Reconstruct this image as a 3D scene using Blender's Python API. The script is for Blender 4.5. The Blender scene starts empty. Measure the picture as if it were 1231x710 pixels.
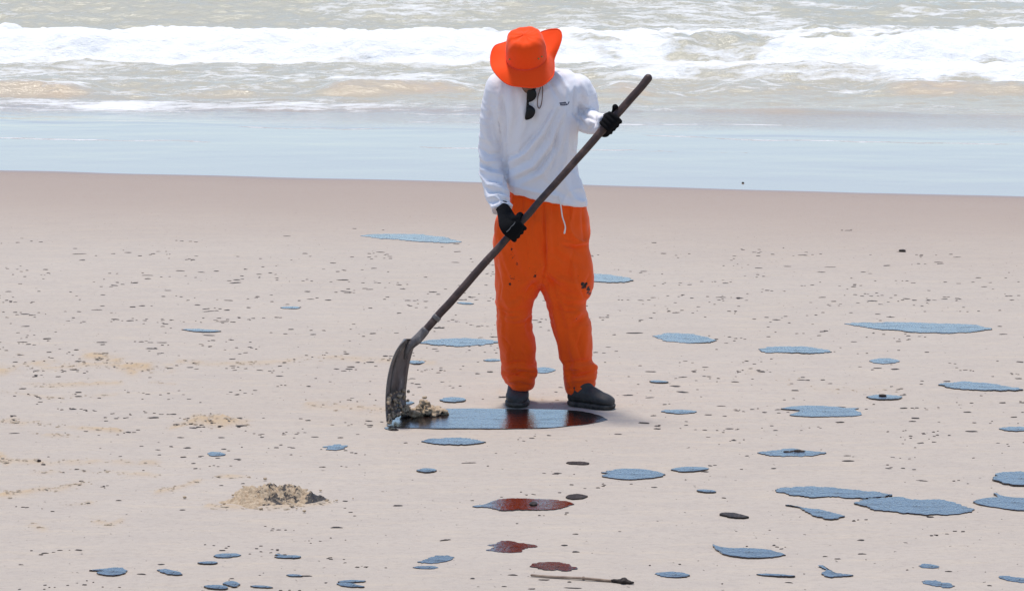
import bpy, bmesh, math, random
import numpy as np
from mathutils import Vector, Matrix
from mathutils.bvhtree import BVHTree

random.seed(7)
rng = np.random.default_rng(11)
sc = bpy.context.scene
COL = sc.collection

# ------------------------------------------------------------------ camera
F, CX, CY, H = 3780.0, 615.5, 355.0, 2.6          # focal length in photo pixels, photo centre, camera height
TH = math.atan(565.0 / F)                          # pitch below the horizon
cam = bpy.data.cameras.new('Camera')
cam_ob = bpy.data.objects.new('Camera', cam); COL.objects.link(cam_ob)
cam.sensor_width = 36.0
cam.lens = F / 1231.0 * 36.0
cam.clip_start = 0.1; cam.clip_end = 20000
cam_ob.location = (0, 0, H)
cam_ob.rotation_euler = (math.pi / 2 - TH, 0, 0)
sc.camera = cam_ob

# ------------------------------------------------------------------ sky, sun, exposure
SUN_EL, SUN_AZ = math.radians(82), math.radians(-26)   # azimuth from +Y (out to sea) towards +X
sdir = Vector((math.sin(SUN_AZ) * math.cos(SUN_EL), math.cos(SUN_AZ) * math.cos(SUN_EL), math.sin(SUN_EL)))
w = bpy.data.worlds.new('World'); sc.world = w; w.use_nodes = True
nt = w.node_tree; nt.nodes.clear()
sky = nt.nodes.new('ShaderNodeTexSky'); sky.sky_type = 'NISHITA'; sky.sun_disc = False
sky.sun_elevation = SUN_EL; sky.sun_rotation = SUN_AZ
sky.air_density = 1.0; sky.dust_density = 0.6; sky.ozone_density = 2.9
bg = nt.nodes.new('ShaderNodeBackground'); bg.inputs['Strength'].default_value = 0.15
ow = nt.nodes.new('ShaderNodeOutputWorld')
nt.links.new(sky.outputs[0], bg.inputs[0]); nt.links.new(bg.outputs[0], ow.inputs[0])
sun = bpy.data.lights.new('Sun', 'SUN'); sun.energy = 3.0; sun.angle = math.radians(9.0); sun.color = (1.0, 0.93, 0.83)
sun_ob = bpy.data.objects.new('Sun', sun); COL.objects.link(sun_ob)
sun_ob.rotation_euler = sdir.to_track_quat('Z', 'Y').to_euler()
sun_ob.location = (0, 10, 30)
sc.view_settings.view_transform = 'Standard'; sc.view_settings.look = 'None'
sc.view_settings.exposure = 0.30; sc.view_settings.gamma = 1.0; sc.view_settings.use_curve_mapping = False
sc.render.engine = 'CYCLES'
sc.cycles.use_denoising = True
sc.cycles.max_bounces = 6

# ------------------------------------------------------------------ pixel <-> place helpers
ST, CT = math.sin(TH), math.cos(TH)
def ray(u, v):
    a = (np.asarray(u, float) - CX) / F; b = (CY - np.asarray(v, float)) / F
    return a, CT + b * ST, -ST + b * CT
def P(u, v, Y):                      # the point at depth Y seen at photo pixel u, v
    dx, dy, dz = ray(u, v); t = Y / dy
    return np.array([dx * t, Y + 0 * t, H + dz * t])
def G(u, v, z=0.0):                  # the point on the level ground seen at photo pixel u, v
    dx, dy, dz = ray(u, v); t = (z - H) / dz
    return dx * t, dy * t
def proj(co):                        # world -> photo pixel
    x, y, z = co[:, 0], co[:, 1], co[:, 2] - H
    d = y * CT - z * ST; up = y * ST + z * CT
    return CX + F * x / d, CY - F * up / d
PX = lambda Y: Y / F                 # metres per pixel at depth Y (about)

# ------------------------------------------------------------------ noise
def _h(i, j, s):
    n = (i.astype(np.int64) * 374761393 + j.astype(np.int64) * 668265263 + s * 974634777) & 0xFFFFFFFF
    n = ((n ^ (n >> 13)) * 1274126177) & 0xFFFFFFFF
    n = n ^ (n >> 16)
    return (n & 0xFFFFFF) / float(0xFFFFFF)
def vn(x, y, s=0):
    xi, yi = np.floor(x), np.floor(y); fx, fy = x - xi, y - yi
    fx = fx * fx * fx * (fx * (fx * 6 - 15) + 10); fy = fy * fy * fy * (fy * (fy * 6 - 15) + 10)
    a, b = _h(xi, yi, s), _h(xi + 1, yi, s); c, d = _h(xi, yi + 1, s), _h(xi + 1, yi + 1, s)
    return (a + (b - a) * fx) * (1 - fy) + (c + (d - c) * fx) * fy
def fbm(x, y, s=0, o=4, g=0.5):
    r = 0; a = 1.0; t = 0; ca, sa = 0.8, 0.6
    for k in range(o):
        r = r + a * vn(x, y, s + k * 17); t += a; a *= g
        x, y = (x * ca - y * sa) * 2.03 + 3.1, (x * sa + y * ca) * 2.03 + 7.7
    return r / t
def fbm3(co, sc_, s=0, o=3):
    x, y, z = (co * sc_).T
    return (fbm(x + 0.37 * z, y * 1.0 + 0.61 * z, s, o) + fbm(y + 5.3, z + 0.3 * x, s + 3, o) + fbm(z + 9.1, x + 0.3 * y, s + 5, o)) / 3
def sstep(a, b, x):
    t = np.clip((x - a) / (b - a), 0, 1); return t * t * (3 - 2 * t)

# ------------------------------------------------------------------ materials
def mat(name, col, rough=0.6, spec=0.5, ior=1.45):
    m = bpy.data.materials.new(name); m.use_nodes = True
    b = m.node_tree.nodes['Principled BSDF']
    b.inputs['Base Color'].default_value = (*col, 1); b.inputs['Roughness'].default_value = rough
    b.inputs['IOR'].default_value = ior; b.inputs['Specular IOR Level'].default_value = spec
    return m, m.node_tree, b
def N(t, kind, **kw):
    n = t.nodes.new('ShaderNode' + kind)
    for k, v in kw.items():
        if hasattr(n, k): setattr(n, k, v)
        else: n.inputs[k].default_value = v
    return n
def coords(t, scale=(1, 1, 1), kind='Object'):
    tc = N(t, 'TexCoord'); mp = N(t, 'Mapping'); mp.inputs['Scale'].default_value = scale
    t.links.new(tc.outputs[kind], mp.inputs[0]); return mp.outputs[0]
def noise(t, co, scale, detail=4, rough=0.55):
    n = N(t, 'TexNoise'); n.inputs['Scale'].default_value = scale; n.inputs['Detail'].default_value = detail
    n.inputs['Roughness'].default_value = rough
    t.links.new(co, n.inputs['Vector']); return n.outputs['Fac']
def ramp(t, fac, stops):
    r = N(t, 'ValToRGB'); e = r.color_ramp.elements
    while len(e) < len(stops): e.new(0.5)
    for k, (p, c) in enumerate(stops):
        e[k].position = p; e[k].color = (*c, 1) if len(c) == 3 else c
    t.links.new(fac, r.inputs[0]); return r.outputs[0]
def mix(t, fac, a, b):
    m = N(t, 'Mix', data_type='RGBA')
    for sock, v in ((m.inputs[0], fac), (m.inputs[6], a), (m.inputs[7], b)):
        if isinstance(v, (tuple, float, int)): sock.default_value = v if not isinstance(v, tuple) else (*v, 1)
        else: t.links.new(v, sock)
    return m.outputs[2]
def mth(t, op, a, b=0.0, clamp=False):
    m = N(t, 'Math', operation=op, use_clamp=clamp)
    for k, v in enumerate((a, b)):
        if isinstance(v, (float, int)): m.inputs[k].default_value = v
        else: t.links.new(v, m.inputs[k])
    return m.outputs[0]
def bump(t, b, hgt, strength, dist, nrm=None):
    bp = N(t, 'Bump'); bp.inputs['Strength'].default_value = strength; bp.inputs['Distance'].default_value = dist
    t.links.new(hgt, bp.inputs['Height'])
    if nrm is not None: t.links.new(nrm, bp.inputs['Normal'])
    if b is not None: t.links.new(bp.outputs[0], b.inputs['Normal'])
    return bp.outputs[0]
def attr(t, name):
    a = N(t, 'Attribute'); a.attribute_name = name; return a.outputs['Fac']

M = {}
# sand: pale, damp; browner and glossier where the sea has wetted it, yellower where it was raked up
m, t, b = mat('sand', (0.45, 0.41, 0.38), 0.9, 0.25); M['sand'] = m
c = coords(t)
grain = noise(t, c, 260, 3, 0.7); patch = noise(t, c, 0.55, 4); mid = noise(t, coords(t, (2.2, 5, 1)), 1.4, 6, 0.65)
fine = noise(t, coords(t, (1, 1.6, 1)), 24, 5, 0.72); streak = noise(t, coords(t, (0.9, 5.5, 1)), 3.0, 6, 0.7)
col = mix(t, patch, (0.425, 0.362, 0.302), (0.495, 0.432, 0.368))
col = mix(t, mth(t, 'MULTIPLY', ramp(t, mid, [(0.38, (0, 0, 0)), (0.66, (1, 1, 1))]), 0.6), col, (0.415, 0.360, 0.312))
col = mix(t, mth(t, 'MULTIPLY', ramp(t, streak, [(0.50, (0, 0, 0)), (0.72, (1, 1, 1))]), 0.5), col, (0.54, 0.445, 0.335))
col = mix(t, mth(t, 'MULTIPLY', ramp(t, fine, [(0.30, (1, 1, 1)), (0.50, (0, 0, 0))]), 0.40), col, (0.30, 0.25, 0.22))
col = mix(t, mth(t, 'MULTIPLY', ramp(t, grain, [(0.30, (1, 1, 1)), (0.48, (0, 0, 0))]), 0.30), col, (0.22, 0.18, 0.16))
speck = noise(t, coords(t, (1, 0.6, 1)), 46, 2, 0.5)
col = mix(t, mth(t, 'MULTIPLY', ramp(t, speck, [(0.715, (0, 0, 0)), (0.745, (1, 1, 1))]), 0.75), col, (0.07, 0.055, 0.048))
col = mix(t, attr(t, 'dry'), col, (0.47, 0.345, 0.215))
wet = attr(t, 'wet')
col = mix(t, wet, col, (0.345, 0.258, 0.200))
t.links.new(col, b.inputs['Base Color'])
t.links.new(mth(t, 'SUBTRACT', 0.92, mth(t, 'MULTIPLY', wet, 0.42)), b.inputs['Roughness'])
n1 = bump(t, None, grain, 0.45, 0.004)
n1 = bump(t, None, fine, 0.5, 0.010, n1)
bump(t, b, noise(t, coords(t, (5, 16, 1)), 2.2, 6, 0.68), 0.5, 0.014, n1)

# loose raked sand
m, t, b = mat('loose_sand', (0.42, 0.35, 0.27), 0.95, 0.2); M['loose'] = m
c = coords(t); col = ramp(t, noise(t, c, 45, 5, 0.7), [(0.33, (0.20, 0.145, 0.10)), (0.5, (0.40, 0.325, 0.245)), (0.7, (0.52, 0.45, 0.37))])
t.links.new(col, b.inputs['Base Color']); bump(t, b, noise(t, c, 160, 4, 0.7), 0.6, 0.006)

# sand kneaded with oil: attribute 'oil' says where the oil lies bare
m, t, b = mat('oily_sand', (0.4, 0.34, 0.27), 0.9, 0.4); M['oily'] = m
c = coords(t); ns = noise(t, c, 38, 5, 0.7)
f = mth(t, 'ADD', attr(t, 'oil'), mth(t, 'MULTIPLY', mth(t, 'SUBTRACT', ns, 0.5), 2.0))
f = ramp(t, f, [(0.42, (0, 0, 0)), (0.58, (1, 1, 1))])
col = ramp(t, noise(t, c, 60, 4, 0.7), [(0.3, (0.24, 0.165, 0.10)), (0.55, (0.45, 0.345, 0.235)), (0.75, (0.54, 0.44, 0.32))])
col = mix(t, f, col, (0.025, 0.020, 0.018)); t.links.new(col, b.inputs['Base Color'])
t.links.new(mth(t, 'SUBTRACT', 0.9, mth(t, 'MULTIPLY', f, 0.42)), b.inputs['Roughness'])
bump(t, b, noise(t, c, 110, 4, 0.7), 0.7, 0.006)

# crude oil: near black, glossy, a skin of fine grains
m, t, b = mat('crude_oil', (0.012, 0.007, 0.006), 0.10, 0.5, 1.58); M['oil'] = m
c = coords(t); g1 = noise(t, c, 55, 3, 0.6)
sk = ramp(t, noise(t, coords(t, (2.2, 9.0, 1)), 2.6, 5, 0.65), [(0.50, (0, 0, 0)), (0.66, (1, 1, 1))])
spk = ramp(t, noise(t, c, 150, 2, 0.6), [(0.60, (0, 0, 0)), (0.70, (1, 1, 1))])
t.links.new(mix(t, mth(t, 'MULTIPLY', spk, 0.5), (0.014, 0.006, 0.005), (0.045, 0.032, 0.026)), b.inputs['Base Color'])
t.links.new(mth(t, 'ADD', 0.07, mth(t, 'MULTIPLY', ramp(t, noise(t, c, 14, 3), [(0.35, (0, 0, 0)), (0.75, (1, 1, 1))]), 0.16)), b.inputs['Roughness'])
t.links.new(mth(t, 'SUBTRACT', mth(t, 'SUBTRACT', 0.6, mth(t, 'MULTIPLY', sk, 0.50)), mth(t, 'MULTIPLY', ramp(t, noise(t, c, 105, 2, 0.55), [(0.60, (0, 0, 0)), (0.67, (1, 1, 1))]), 0.8)), b.inputs['Coat Weight'])
t.links.new(mth(t, 'SUBTRACT', mth(t, 'SUBTRACT', 0.5, mth(t, 'MULTIPLY', sk, 0.12)), mth(t, 'MULTIPLY', ramp(t, noise(t, c, 105, 2, 0.55), [(0.60, (0, 0, 0)), (0.67, (1, 1, 1))]), 0.40)), b.inputs['Specular IOR Level'])
b.inputs['Coat IOR'].default_value = 1.5; b.inputs['Coat Roughness'].default_value = 0.08
n1 = bump(t, None, g1, 0.24, 0.004)
n2 = bump(t, b, noise(t, c, 170, 2, 0.6), 0.22, 0.0025, n1)
t.links.new(n2, b.inputs['Coat Normal'])
# dull tar
m, t, b = mat('tar', (0.022, 0.017, 0.015), 0.6, 0.22, 1.45); M['tar'] = m
c = coords(t); t.links.new(ramp(t, noise(t, c, 70, 4, 0.7), [(0.35, (0.014, 0.010, 0.009)), (0.62, (0.05, 0.037, 0.03)), (0.78, (0.20, 0.165, 0.14))]), b.inputs['Base Color'])
bump(t, b, noise(t, c, 120, 3), 0.5, 0.004)

# sea water: turbid with sand in the shallows, foam where attribute 'foam' is high
m, t, b = mat('sea_water', (0.3, 0.28, 0.22), 0.08, 0.5, 1.33); M['sea'] = m
foam, silt, film = attr(t, 'foam'), attr(t, 'silt'), attr(t, 'film')
cs = coords(t, (1, 1.5, 1)); cl = coords(t, (1.0, 2.8, 2.0))
f1 = noise(t, cl, 2.6, 6, 0.68); f2 = noise(t, cs, 13, 4, 0.7)
fm = mth(t, 'ADD', foam, mth(t, 'ADD', mth(t, 'MULTIPLY', mth(t, 'SUBTRACT', f1, 0.5), 1.5), mth(t, 'MULTIPLY', mth(t, 'SUBTRACT', f2, 0.5), 0.40)))
fmask = ramp(t, fm, [(0.40, (0, 0, 0)), (0.54, (0.45, 0.45, 0.45)), (0.78, (1, 1, 1))])
fmask = mth(t, 'MULTIPLY', fmask, ramp(t, foam, [(0.02, (0, 0, 0)), (0.12, (1, 1, 1))]))
wc = mix(t, silt, (0.45, 0.425, 0.33), (0.53, 0.42, 0.295))
wc = mix(t, film, wc, (0.33, 0.265, 0.22))
fcol = mix(t, f2, (0.66, 0.66, 0.65), (0.88, 0.88, 0.87))
t.links.new(mix(t, fmask, wc, fcol), b.inputs['Base Color'])
calm = mth(t, 'SUBTRACT', 1.0, mth(t, 'MULTIPLY', film, 0.985))
t.links.new(mth(t, 'ADD', mth(t, 'ADD', 0.05, mth(t, 'MULTIPLY', calm, 0.12)), mth(t, 'MULTIPLY', fmask, 0.6)), b.inputs['Roughness'])
r1 = noise(t, coords(t, (3.0, 7.0, 3.0)), 2.4, 5, 0.6)
calm = mth(t, 'SUBTRACT', 1.0, mth(t, 'MULTIPLY', film, 0.985))
n1 = bump(t, None, mth(t, 'MULTIPLY', r1, calm), 0.42, 0.07)
bump(t, b, mth(t, 'MULTIPLY', f2, fmask), 0.45, 0.05, n1)

# cloths
def cloth(name, col, dark, rough=0.85, sheen=0.15, weave=900, crumple=0.0):
    m, t, b = mat(name, col, rough, 0.25); c = coords(t)
    v = noise(t, c, 7, 3); cc = mix(t, v, dark, col)
    b.inputs['Sheen Weight'].default_value = sheen
    nw = bump(t, None, noise(t, c, weave, 2), 0.15, 0.001)
    nw = bump(t, None, noise(t, coords(t, (1, 1, 0.45)), 30, 4, 0.55), crumple, 0.012, nw)
    bump(t, b, noise(t, coords(t, (0.5, 1, 1.3)), 16, 3, 0.5), crumple * 0.8, 0.016, nw)
    t.links.new(cc, b.inputs['Base Color']); return m, t, b, cc
M['shirt'] = cloth('white_knit', (0.78, 0.77, 0.80), (0.74, 0.73, 0.765), crumple=0.10)[0]
m, t, b, cc = cloth('orange_twill', (0.93, 0.105, 0.004), (0.87, 0.088, 0.004), crumple=0.24); M['pants'] = m
st = mth(t, 'ADD', attr(t, 'stain'), mth(t, 'MULTIPLY', mth(t, 'SUBTRACT', noise(t, coords(t), 75, 4, 0.7), 0.5), 2.4))
st = mth(t, 'MULTIPLY', ramp(t, st, [(0.62, (0, 0, 0)), (0.72, (1, 1, 1))]), ramp(t, attr(t, 'stain'), [(0.05, (0, 0, 0)), (0.3, (1, 1, 1))]))
t.links.new(mix(t, st, cc, (0.035, 0.022, 0.016)), b.inputs['Base Color'])
M['hat'] = cloth('orange_hat_cotton', (0.95, 0.076, 0.003), (0.92, 0.064, 0.003), crumple=0.12)[0]
M['glove'] = cloth('black_knit_glove', (0.007, 0.007, 0.008), (0.004, 0.004, 0.005), 0.9, 0.0, 600)[0]
M['glove'].node_tree.nodes['Principled BSDF'].inputs['Specular IOR Level'].default_value = 0.12
M['print'] = mat('grey_print', (0.10, 0.10, 0.10), 0.6)[0]
m, t, b = mat('boot_rubber', (0.05, 0.05, 0.054), 0.62, 0.4); M['boot'] = m
c = coords(t); t.links.new(ramp(t, noise(t, c, 16, 5, 0.65), [(0.35, (0.030, 0.027, 0.026)), (0.6, (0.055, 0.050, 0.047)), (0.8, (0.15, 0.125, 0.10))]), b.inputs['Base Color'])
bump(t, b, noise(t, c, 60, 4), 0.3, 0.003)
m, t, b = mat('boot_sole', (0.028, 0.027, 0.027), 0.7, 0.4); M['sole'] = m
c = coords(t); t.links.new(ramp(t, noise(t, c, 30, 4), [(0.4, (0.02, 0.02, 0.02)), (0.7, (0.10, 0.085, 0.07))]), b.inputs['Base Color'])
m, t, b = mat('skin', (0.17, 0.085, 0.052), 0.5, 0.4); M['skin'] = m
t.links.new(ramp(t, noise(t, coords(t), 30, 3), [(0.35, (0.14, 0.068, 0.042)), (0.7, (0.20, 0.10, 0.062))]), b.inputs['Base Color'])
M['hair'] = cloth('dark_hair', (0.02, 0.017, 0.015), (0.012, 0.01, 0.009), 0.6, 0.0, 300)[0]
M['eye'] = mat('eye', (0.6, 0.58, 0.55), 0.2)[0]
M['lens'] = mat('dark_lens', (0.006, 0.006, 0.008), 0.3, 0.25, 1.45)[0]
M['cord'] = mat('brown_cord', (0.14, 0.085, 0.07), 0.8)[0]
M['string'] = cloth('white_string', (0.78, 0.74, 0.70), (0.7, 0.66, 0.62))[0]
M['ink'] = mat('navy_print', (0.035, 0.04, 0.09), 0.6)[0]
M['eyelet'] = mat('brass_eyelet', (0.30, 0.19, 0.05), 0.4)[0]
m, t, b = mat('stained_wood', (0.06, 0.035, 0.03), 0.55, 0.4); M['wood'] = m
c = coords(t, (1, 1, 1)); g_ = noise(t, coords(t, (6, 6, 6)), 4, 6, 0.6)
t.links.new(ramp(t, g_, [(0.3, (0.030, 0.019, 0.018)), (0.55, (0.062, 0.037, 0.032)), (0.78, (0.13, 0.082, 0.066))]), b.inputs['Base Color'])
bump(t, b, noise(t, coords(t, (30, 30, 30)), 3, 4), 0.25, 0.002)
m, t, b = mat('dirty_steel', (0.13, 0.12, 0.12), 0.5, 0.5); M['steel'] = m
c = coords(t, (1, 1, 0.45)); s_ = noise(t, c, 22, 5, 0.65)
t.links.new(ramp(t, s_, [(0.30, (0.04, 0.034, 0.032)), (0.46, (0.12, 0.105, 0.10)), (0.62, (0.20, 0.18, 0.17)), (0.74, (0.46, 0.41, 0.36))]), b.inputs['Base Color'])
t.links.new(ramp(t, s_, [(0.4, (0.3, 0.3, 0.3)), (0.6, (0.75, 0.75, 0.75))]), b.inputs['Roughness'])
b.inputs['Metallic'].default_value = 0.15; bump(t, b, s_, 0.4, 0.004)
m, t, b = mat('dry_stick', (0.28, 0.20, 0.14), 0.8); M['stick'] = m
t.links.new(ramp(t, noise(t, coords(t, (4, 40, 40)), 3, 4), [(0.3, (0.15, 0.095, 0.065)), (0.7, (0.36, 0.27, 0.20))]), b.inputs['Base Color'])

# ------------------------------------------------------------------ mesh helpers
def mesh_of(name, verts, faces, smooth=True, attrs=None):
    me = bpy.data.meshes.new(name)
    v = np.asarray(verts, np.float32)
    if isinstance(faces, np.ndarray):
        n, k = faces.shape
        me.vertices.add(len(v)); me.vertices.foreach_set('co', v.ravel())
        me.loops.add(n * k); me.loops.foreach_set('vertex_index', faces.astype(np.int32).ravel())
        me.polygons.add(n); me.polygons.foreach_set('loop_start', np.arange(0, n * k, k, dtype=np.int32))
        me.update(calc_edges=True)
    else:
        me.from_pydata([tuple(p) for p in v], [], faces)
    me.validate()
    if smooth: me.polygons.foreach_set('use_smooth', np.ones(len(me.polygons), bool))
    for k_, a in (attrs or {}).items():
        at = me.attributes.new(k_, 'FLOAT', 'POINT'); at.data.foreach_set('value', np.asarray(a, np.float32))
    me.update(); return me
def link(name, me, mt, parent=None, loc=(0, 0, 0)):
    o = bpy.data.objects.new(name, me); COL.objects.link(o)
    if mt is not None and me is not None and not me.materials: me.materials.append(mt)
    o.location = loc
    if parent is not None: o.parent = parent
    return o
def tag(o, label=None, cat=None, group=None, kind=None):
    if label: o['label'] = label
    if cat: o['category'] = cat
    if group: o['group'] = group
    if kind: o['kind'] = kind
    return o
def empty(name, loc):
    o = bpy.data.objects.new(name, None); COL.objects.link(o); o.location = loc; o.empty_display_size = 0.1; return o
def part(name, verts, faces, mt, root, smooth=True, attrs=None, parent=None):
    """world-space verts stored relative to the thing's base; parent may be a part of that thing"""
    v = np.asarray(verts, float) - np.array(root.location)
    return link(name, mesh_of(name, v, faces, smooth, attrs), mt, parent or root)
def cr(pts, n):                       # Catmull-Rom through rows of numbers
    p = np.asarray(pts, float); k = len(p) - 1
    q = np.vstack([2 * p[0] - p[1], p, 2 * p[-1] - p[-2]])
    t_ = np.linspace(0, k, n); i = np.minimum(t_.astype(int), k - 1); u = (t_ - i)[:, None]
    a, b_, c_, d = q[i], q[i + 1], q[i + 2], q[i + 3]
    return 0.5 * (2 * b_ + (c_ - a) * u + (2 * a - 5 * b_ + 4 * c_ - d) * u ** 2 + (3 * b_ - a - 3 * c_ + d) * u ** 3)
class Bag:
    def __init__(s): s.v = []; s.f = []
    def add(s, v, f):
        o = len(s.v); s.v += [tuple(map(float, p)) for p in v]; s.f += [tuple(i + o for i in q) for q in f]; return s
def rings_mesh(R):                    # R: list of rings (k,3), closed tube with end caps
    k = len(R[0]); v = np.vstack(R); f = []
    for i in range(len(R) - 1):
        for j in range(k):
            j2 = (j + 1) % k
            f.append((i * k + j, i * k + j2, (i + 1) * k + j2, (i + 1) * k + j))
    f.append(tuple(range(k - 1, -1, -1))); f.append(tuple((len(R) - 1) * k + j for j in range(k)))
    return v, f
def tube(path, rad, k=14, n=None, flat=None, ref=(0, 1, 0), roundcap=True):
    """path rows, radius rows (r or (r1,r2)); ref is the direction that r2 lies along"""
    path = np.asarray(path, float); rad = np.asarray(rad, float)
    if rad.ndim == 1: rad = np.stack([rad, rad], 1)
    n = n or max(len(path) * 6, 8)
    if len(path) > 2: A = cr(np.hstack([path, rad]), n)
    else: A = np.linspace(np.hstack([path, rad])[0], np.hstack([path, rad])[1], n)
    pp, rr = A[:, :3], np.maximum(A[:, 3:], 1e-4)
    T = np.gradient(pp, axis=0); T /= np.linalg.norm(T, axis=1)[:, None] + 1e-12
    if roundcap:
        ex_p, ex_r, ex_t = [], [], []
        for e, s in ((0, -1), (-1, 1)):
            r0 = min(rr[e]); L = []
            for a in (25, 50, 72, 86):
                L.append((pp[e] + s * T[e] * r0 * math.sin(math.radians(a)), rr[e] * math.cos(math.radians(a)), T[e]))
            if s < 0: L = L[::-1]
            ex_p.append(L)
        pre, post = ex_p
        pp = np.vstack([[q[0] for q in pre], pp, [q[0] for q in post]])
        rr = np.vstack([[q[1] for q in pre], rr, [q[1] for q in post]])
        T = np.vstack([[q[2] for q in pre], T, [q[2] for q in post]])
    R = []; ref = np.asarray(ref, float)
    for p, r, t_ in zip(pp, rr, T):
        e1 = np.cross(ref, t_); 
        if np.linalg.norm(e1) < 1e-3: e1 = np.cross((1, 0.1, 0), t_)
        e1 /= np.linalg.norm(e1); e2 = np.cross(t_, e1)
        a = np.linspace(0, 2 * np.pi, k, endpoint=False)
        R.append(p + np.outer(np.cos(a) * r[0], e1) + np.outer(np.sin(a) * r[1], e2))
    return rings_mesh(R)
def ellipsoid(c, ax, nu=16, nv=10, rot=None):
    v = []; 
    R = []
    for i in range(1, nv):
        th = math.pi * i / nv; a = np.linspace(0, 2 * np.pi, nu, endpoint=False)
        R.append(np.stack([math.sin(th) * np.cos(a) * ax[0], math.sin(th) * np.sin(a) * ax[1], np.full(nu, math.cos(th) * ax[2])], 1))
    if rot is not None: R = [r @ np.asarray(rot).T for r in R]
    return rings_mesh([r + np.asarray(c) for r in R])
def normals(v, f):
    n = np.zeros_like(v)
    for tri in ((0, 1, 2), (0, 2, 3)):
        a, b_, c_ = v[f[:, tri[0]]], v[f[:, tri[1]]], v[f[:, tri[2]]]
        fn = np.cross(b_ - a, c_ - a)
        for k in tri: np.add.at(n, f[:, k], fn)
    return n / (np.linalg.norm(n, axis=1)[:, None] + 1e-12)
def fuse(bag, vox, smooth=4):         # closed pieces -> one continuous skin, as quads
    me = bpy.data.meshes.new('tmp'); me.from_pydata(bag.v, [], bag.f)
    bm = bmesh.new(); bm.from_mesh(me); bmesh.ops.recalc_face_normals(bm, faces=bm.faces); bm.to_mesh(me); bm.free()
    o = bpy.data.objects.new('tmp', me); COL.objects.link(o)
    md = o.modifiers.new('r', 'REMESH'); md.mode = 'VOXEL'; md.voxel_size = vox
    sm = o.modifiers.new('s', 'SMOOTH'); sm.iterations = smooth; sm.factor = 0.5
    dg = bpy.context.evaluated_depsgraph_get(); ev = o.evaluated_get(dg)
    m2 = bpy.data.meshes.new_from_object(ev)
    v = np.zeros(len(m2.vertices) * 3); m2.vertices.foreach_get('co', v); v = v.reshape(-1, 3)
    q = []
    for p in m2.polygons:
        t_ = list(p.vertices); q.append(t_ if len(t_) == 4 else t_ + [t_[-1]] if len(t_) == 3 else t_[:4])
    q = np.array(q, int)
    bpy.data.objects.remove(o); bpy.data.meshes.remove(me); bpy.data.meshes.remove(m2)
    return v, q
def relax(v, q, it=2, f=0.5):
    e = np.vstack([q[:, [0, 1]], q[:, [1, 2]], q[:, [2, 3]], q[:, [3, 0]]])
    for _ in range(it):
        s = np.zeros_like(v); n = np.zeros(len(v))
        np.add.at(s, e[:, 0], v[e[:, 1]]); np.add.at(n, e[:, 0], 1)
        np.add.at(s, e[:, 1], v[e[:, 0]]); np.add.at(n, e[:, 1], 1)
        v = v + f * (s / np.maximum(n, 1)[:, None] - v)
    return v
def quads_to_faces(q):
    return [tuple(r) if r[2] != r[3] else tuple(r[:3]) for r in q.tolist()]
def polydist(u, v, pl):
    d = np.full(u.shape, 1e9)
    tt = np.zeros(u.shape)
    for k, ((x0, y0), (x1, y1)) in enumerate(zip(pl[:-1], pl[1:])):
        dx, dy = x1 - x0, y1 - y0; L = dx * dx + dy * dy + 1e-9
        t_ = np.clip(((u - x0) * dx + (v - y0) * dy) / L, 0, 1)
        dd = np.hypot(u - x0 - t_ * dx, v - y0 - t_ * dy)
        m_ = dd < d; tt = np.where(m_, (k + t_) / (len(pl) - 1), tt); d = np.minimum(d, dd)
    return d, tt
def folds(v, q, strokes, front=True):
    """press fold lines into a garment: strokes are (points as seen from the front, radius px, height mm)"""
    n = normals(v, q); u_, w_ = proj(v)
    face = sstep(0.0, 0.45, -n[:, 1]) if front else np.ones(len(v))
    d_ = np.zeros(len(v))
    for pl, r, a in strokes:
        d, tt = polydist(u_, w_, pl)
        taper = np.clip(np.sin(np.pi * np.clip(0.12 + 0.76 * tt, 0, 1)), 0, 1)
        d_ += a * 0.001 * np.exp(-(d / r) ** 2) * taper
    return v + n * (d_ * face)[:, None]

def ridged(v, angle, wl, stretch, seed, warp=6.0):
    u_, w_ = proj(v); c_, s_ = math.cos(math.radians(angle)), math.sin(math.radians(angle))
    wx = warp * (fbm(u_ / 34 + seed, w_ / 34 + v[:, 1] * 6, seed, 2) - .5) * 2
    a = (u_ * c_ + w_ * s_) / (wl * stretch); b_ = (-u_ * s_ + w_ * c_ + wx) / wl + v[:, 1] * 9
    return 1 - np.abs(2 * fbm(a, b_, seed + 40, 2, .4) - 1) * 1.6

# ================================================================== THE SETTING
# ------------------------------------------------------------------ shoreline
gl, gr = G(0, 207), G(1231, 238)
SLOPE = (gl[1] - gr[1]) / (gr[0] - gl[0]); YC = gl[1] + SLOPE * gl[0]
def shore(x):
    L = 6.0
    return YC - L * np.tanh(SLOPE * x / L) + 0.22 * (fbm(x * 0.55 + 3, x * 0 + 0.5, 5, 3) - 0.5)

def axis(lo, hi, step, far_lo, far_hi, g=1.22):
    a = list(np.arange(lo, hi + step / 2, step)); s = step
    while a[-1] < far_hi: s *= g; a.append(a[-1] + s)
    s = step; 
    while a[0] > far_lo: s *= g; a.insert(0, a[0] - s)
    return np.array(a)
def grid_faces(nx, ny):
    i = np.arange(ny - 1)[:, None] * nx + np.arange(nx - 1)[None, :]; i = i.ravel()
    return np.stack([i, i + 1, i + nx + 1, i + nx], 1)

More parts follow.
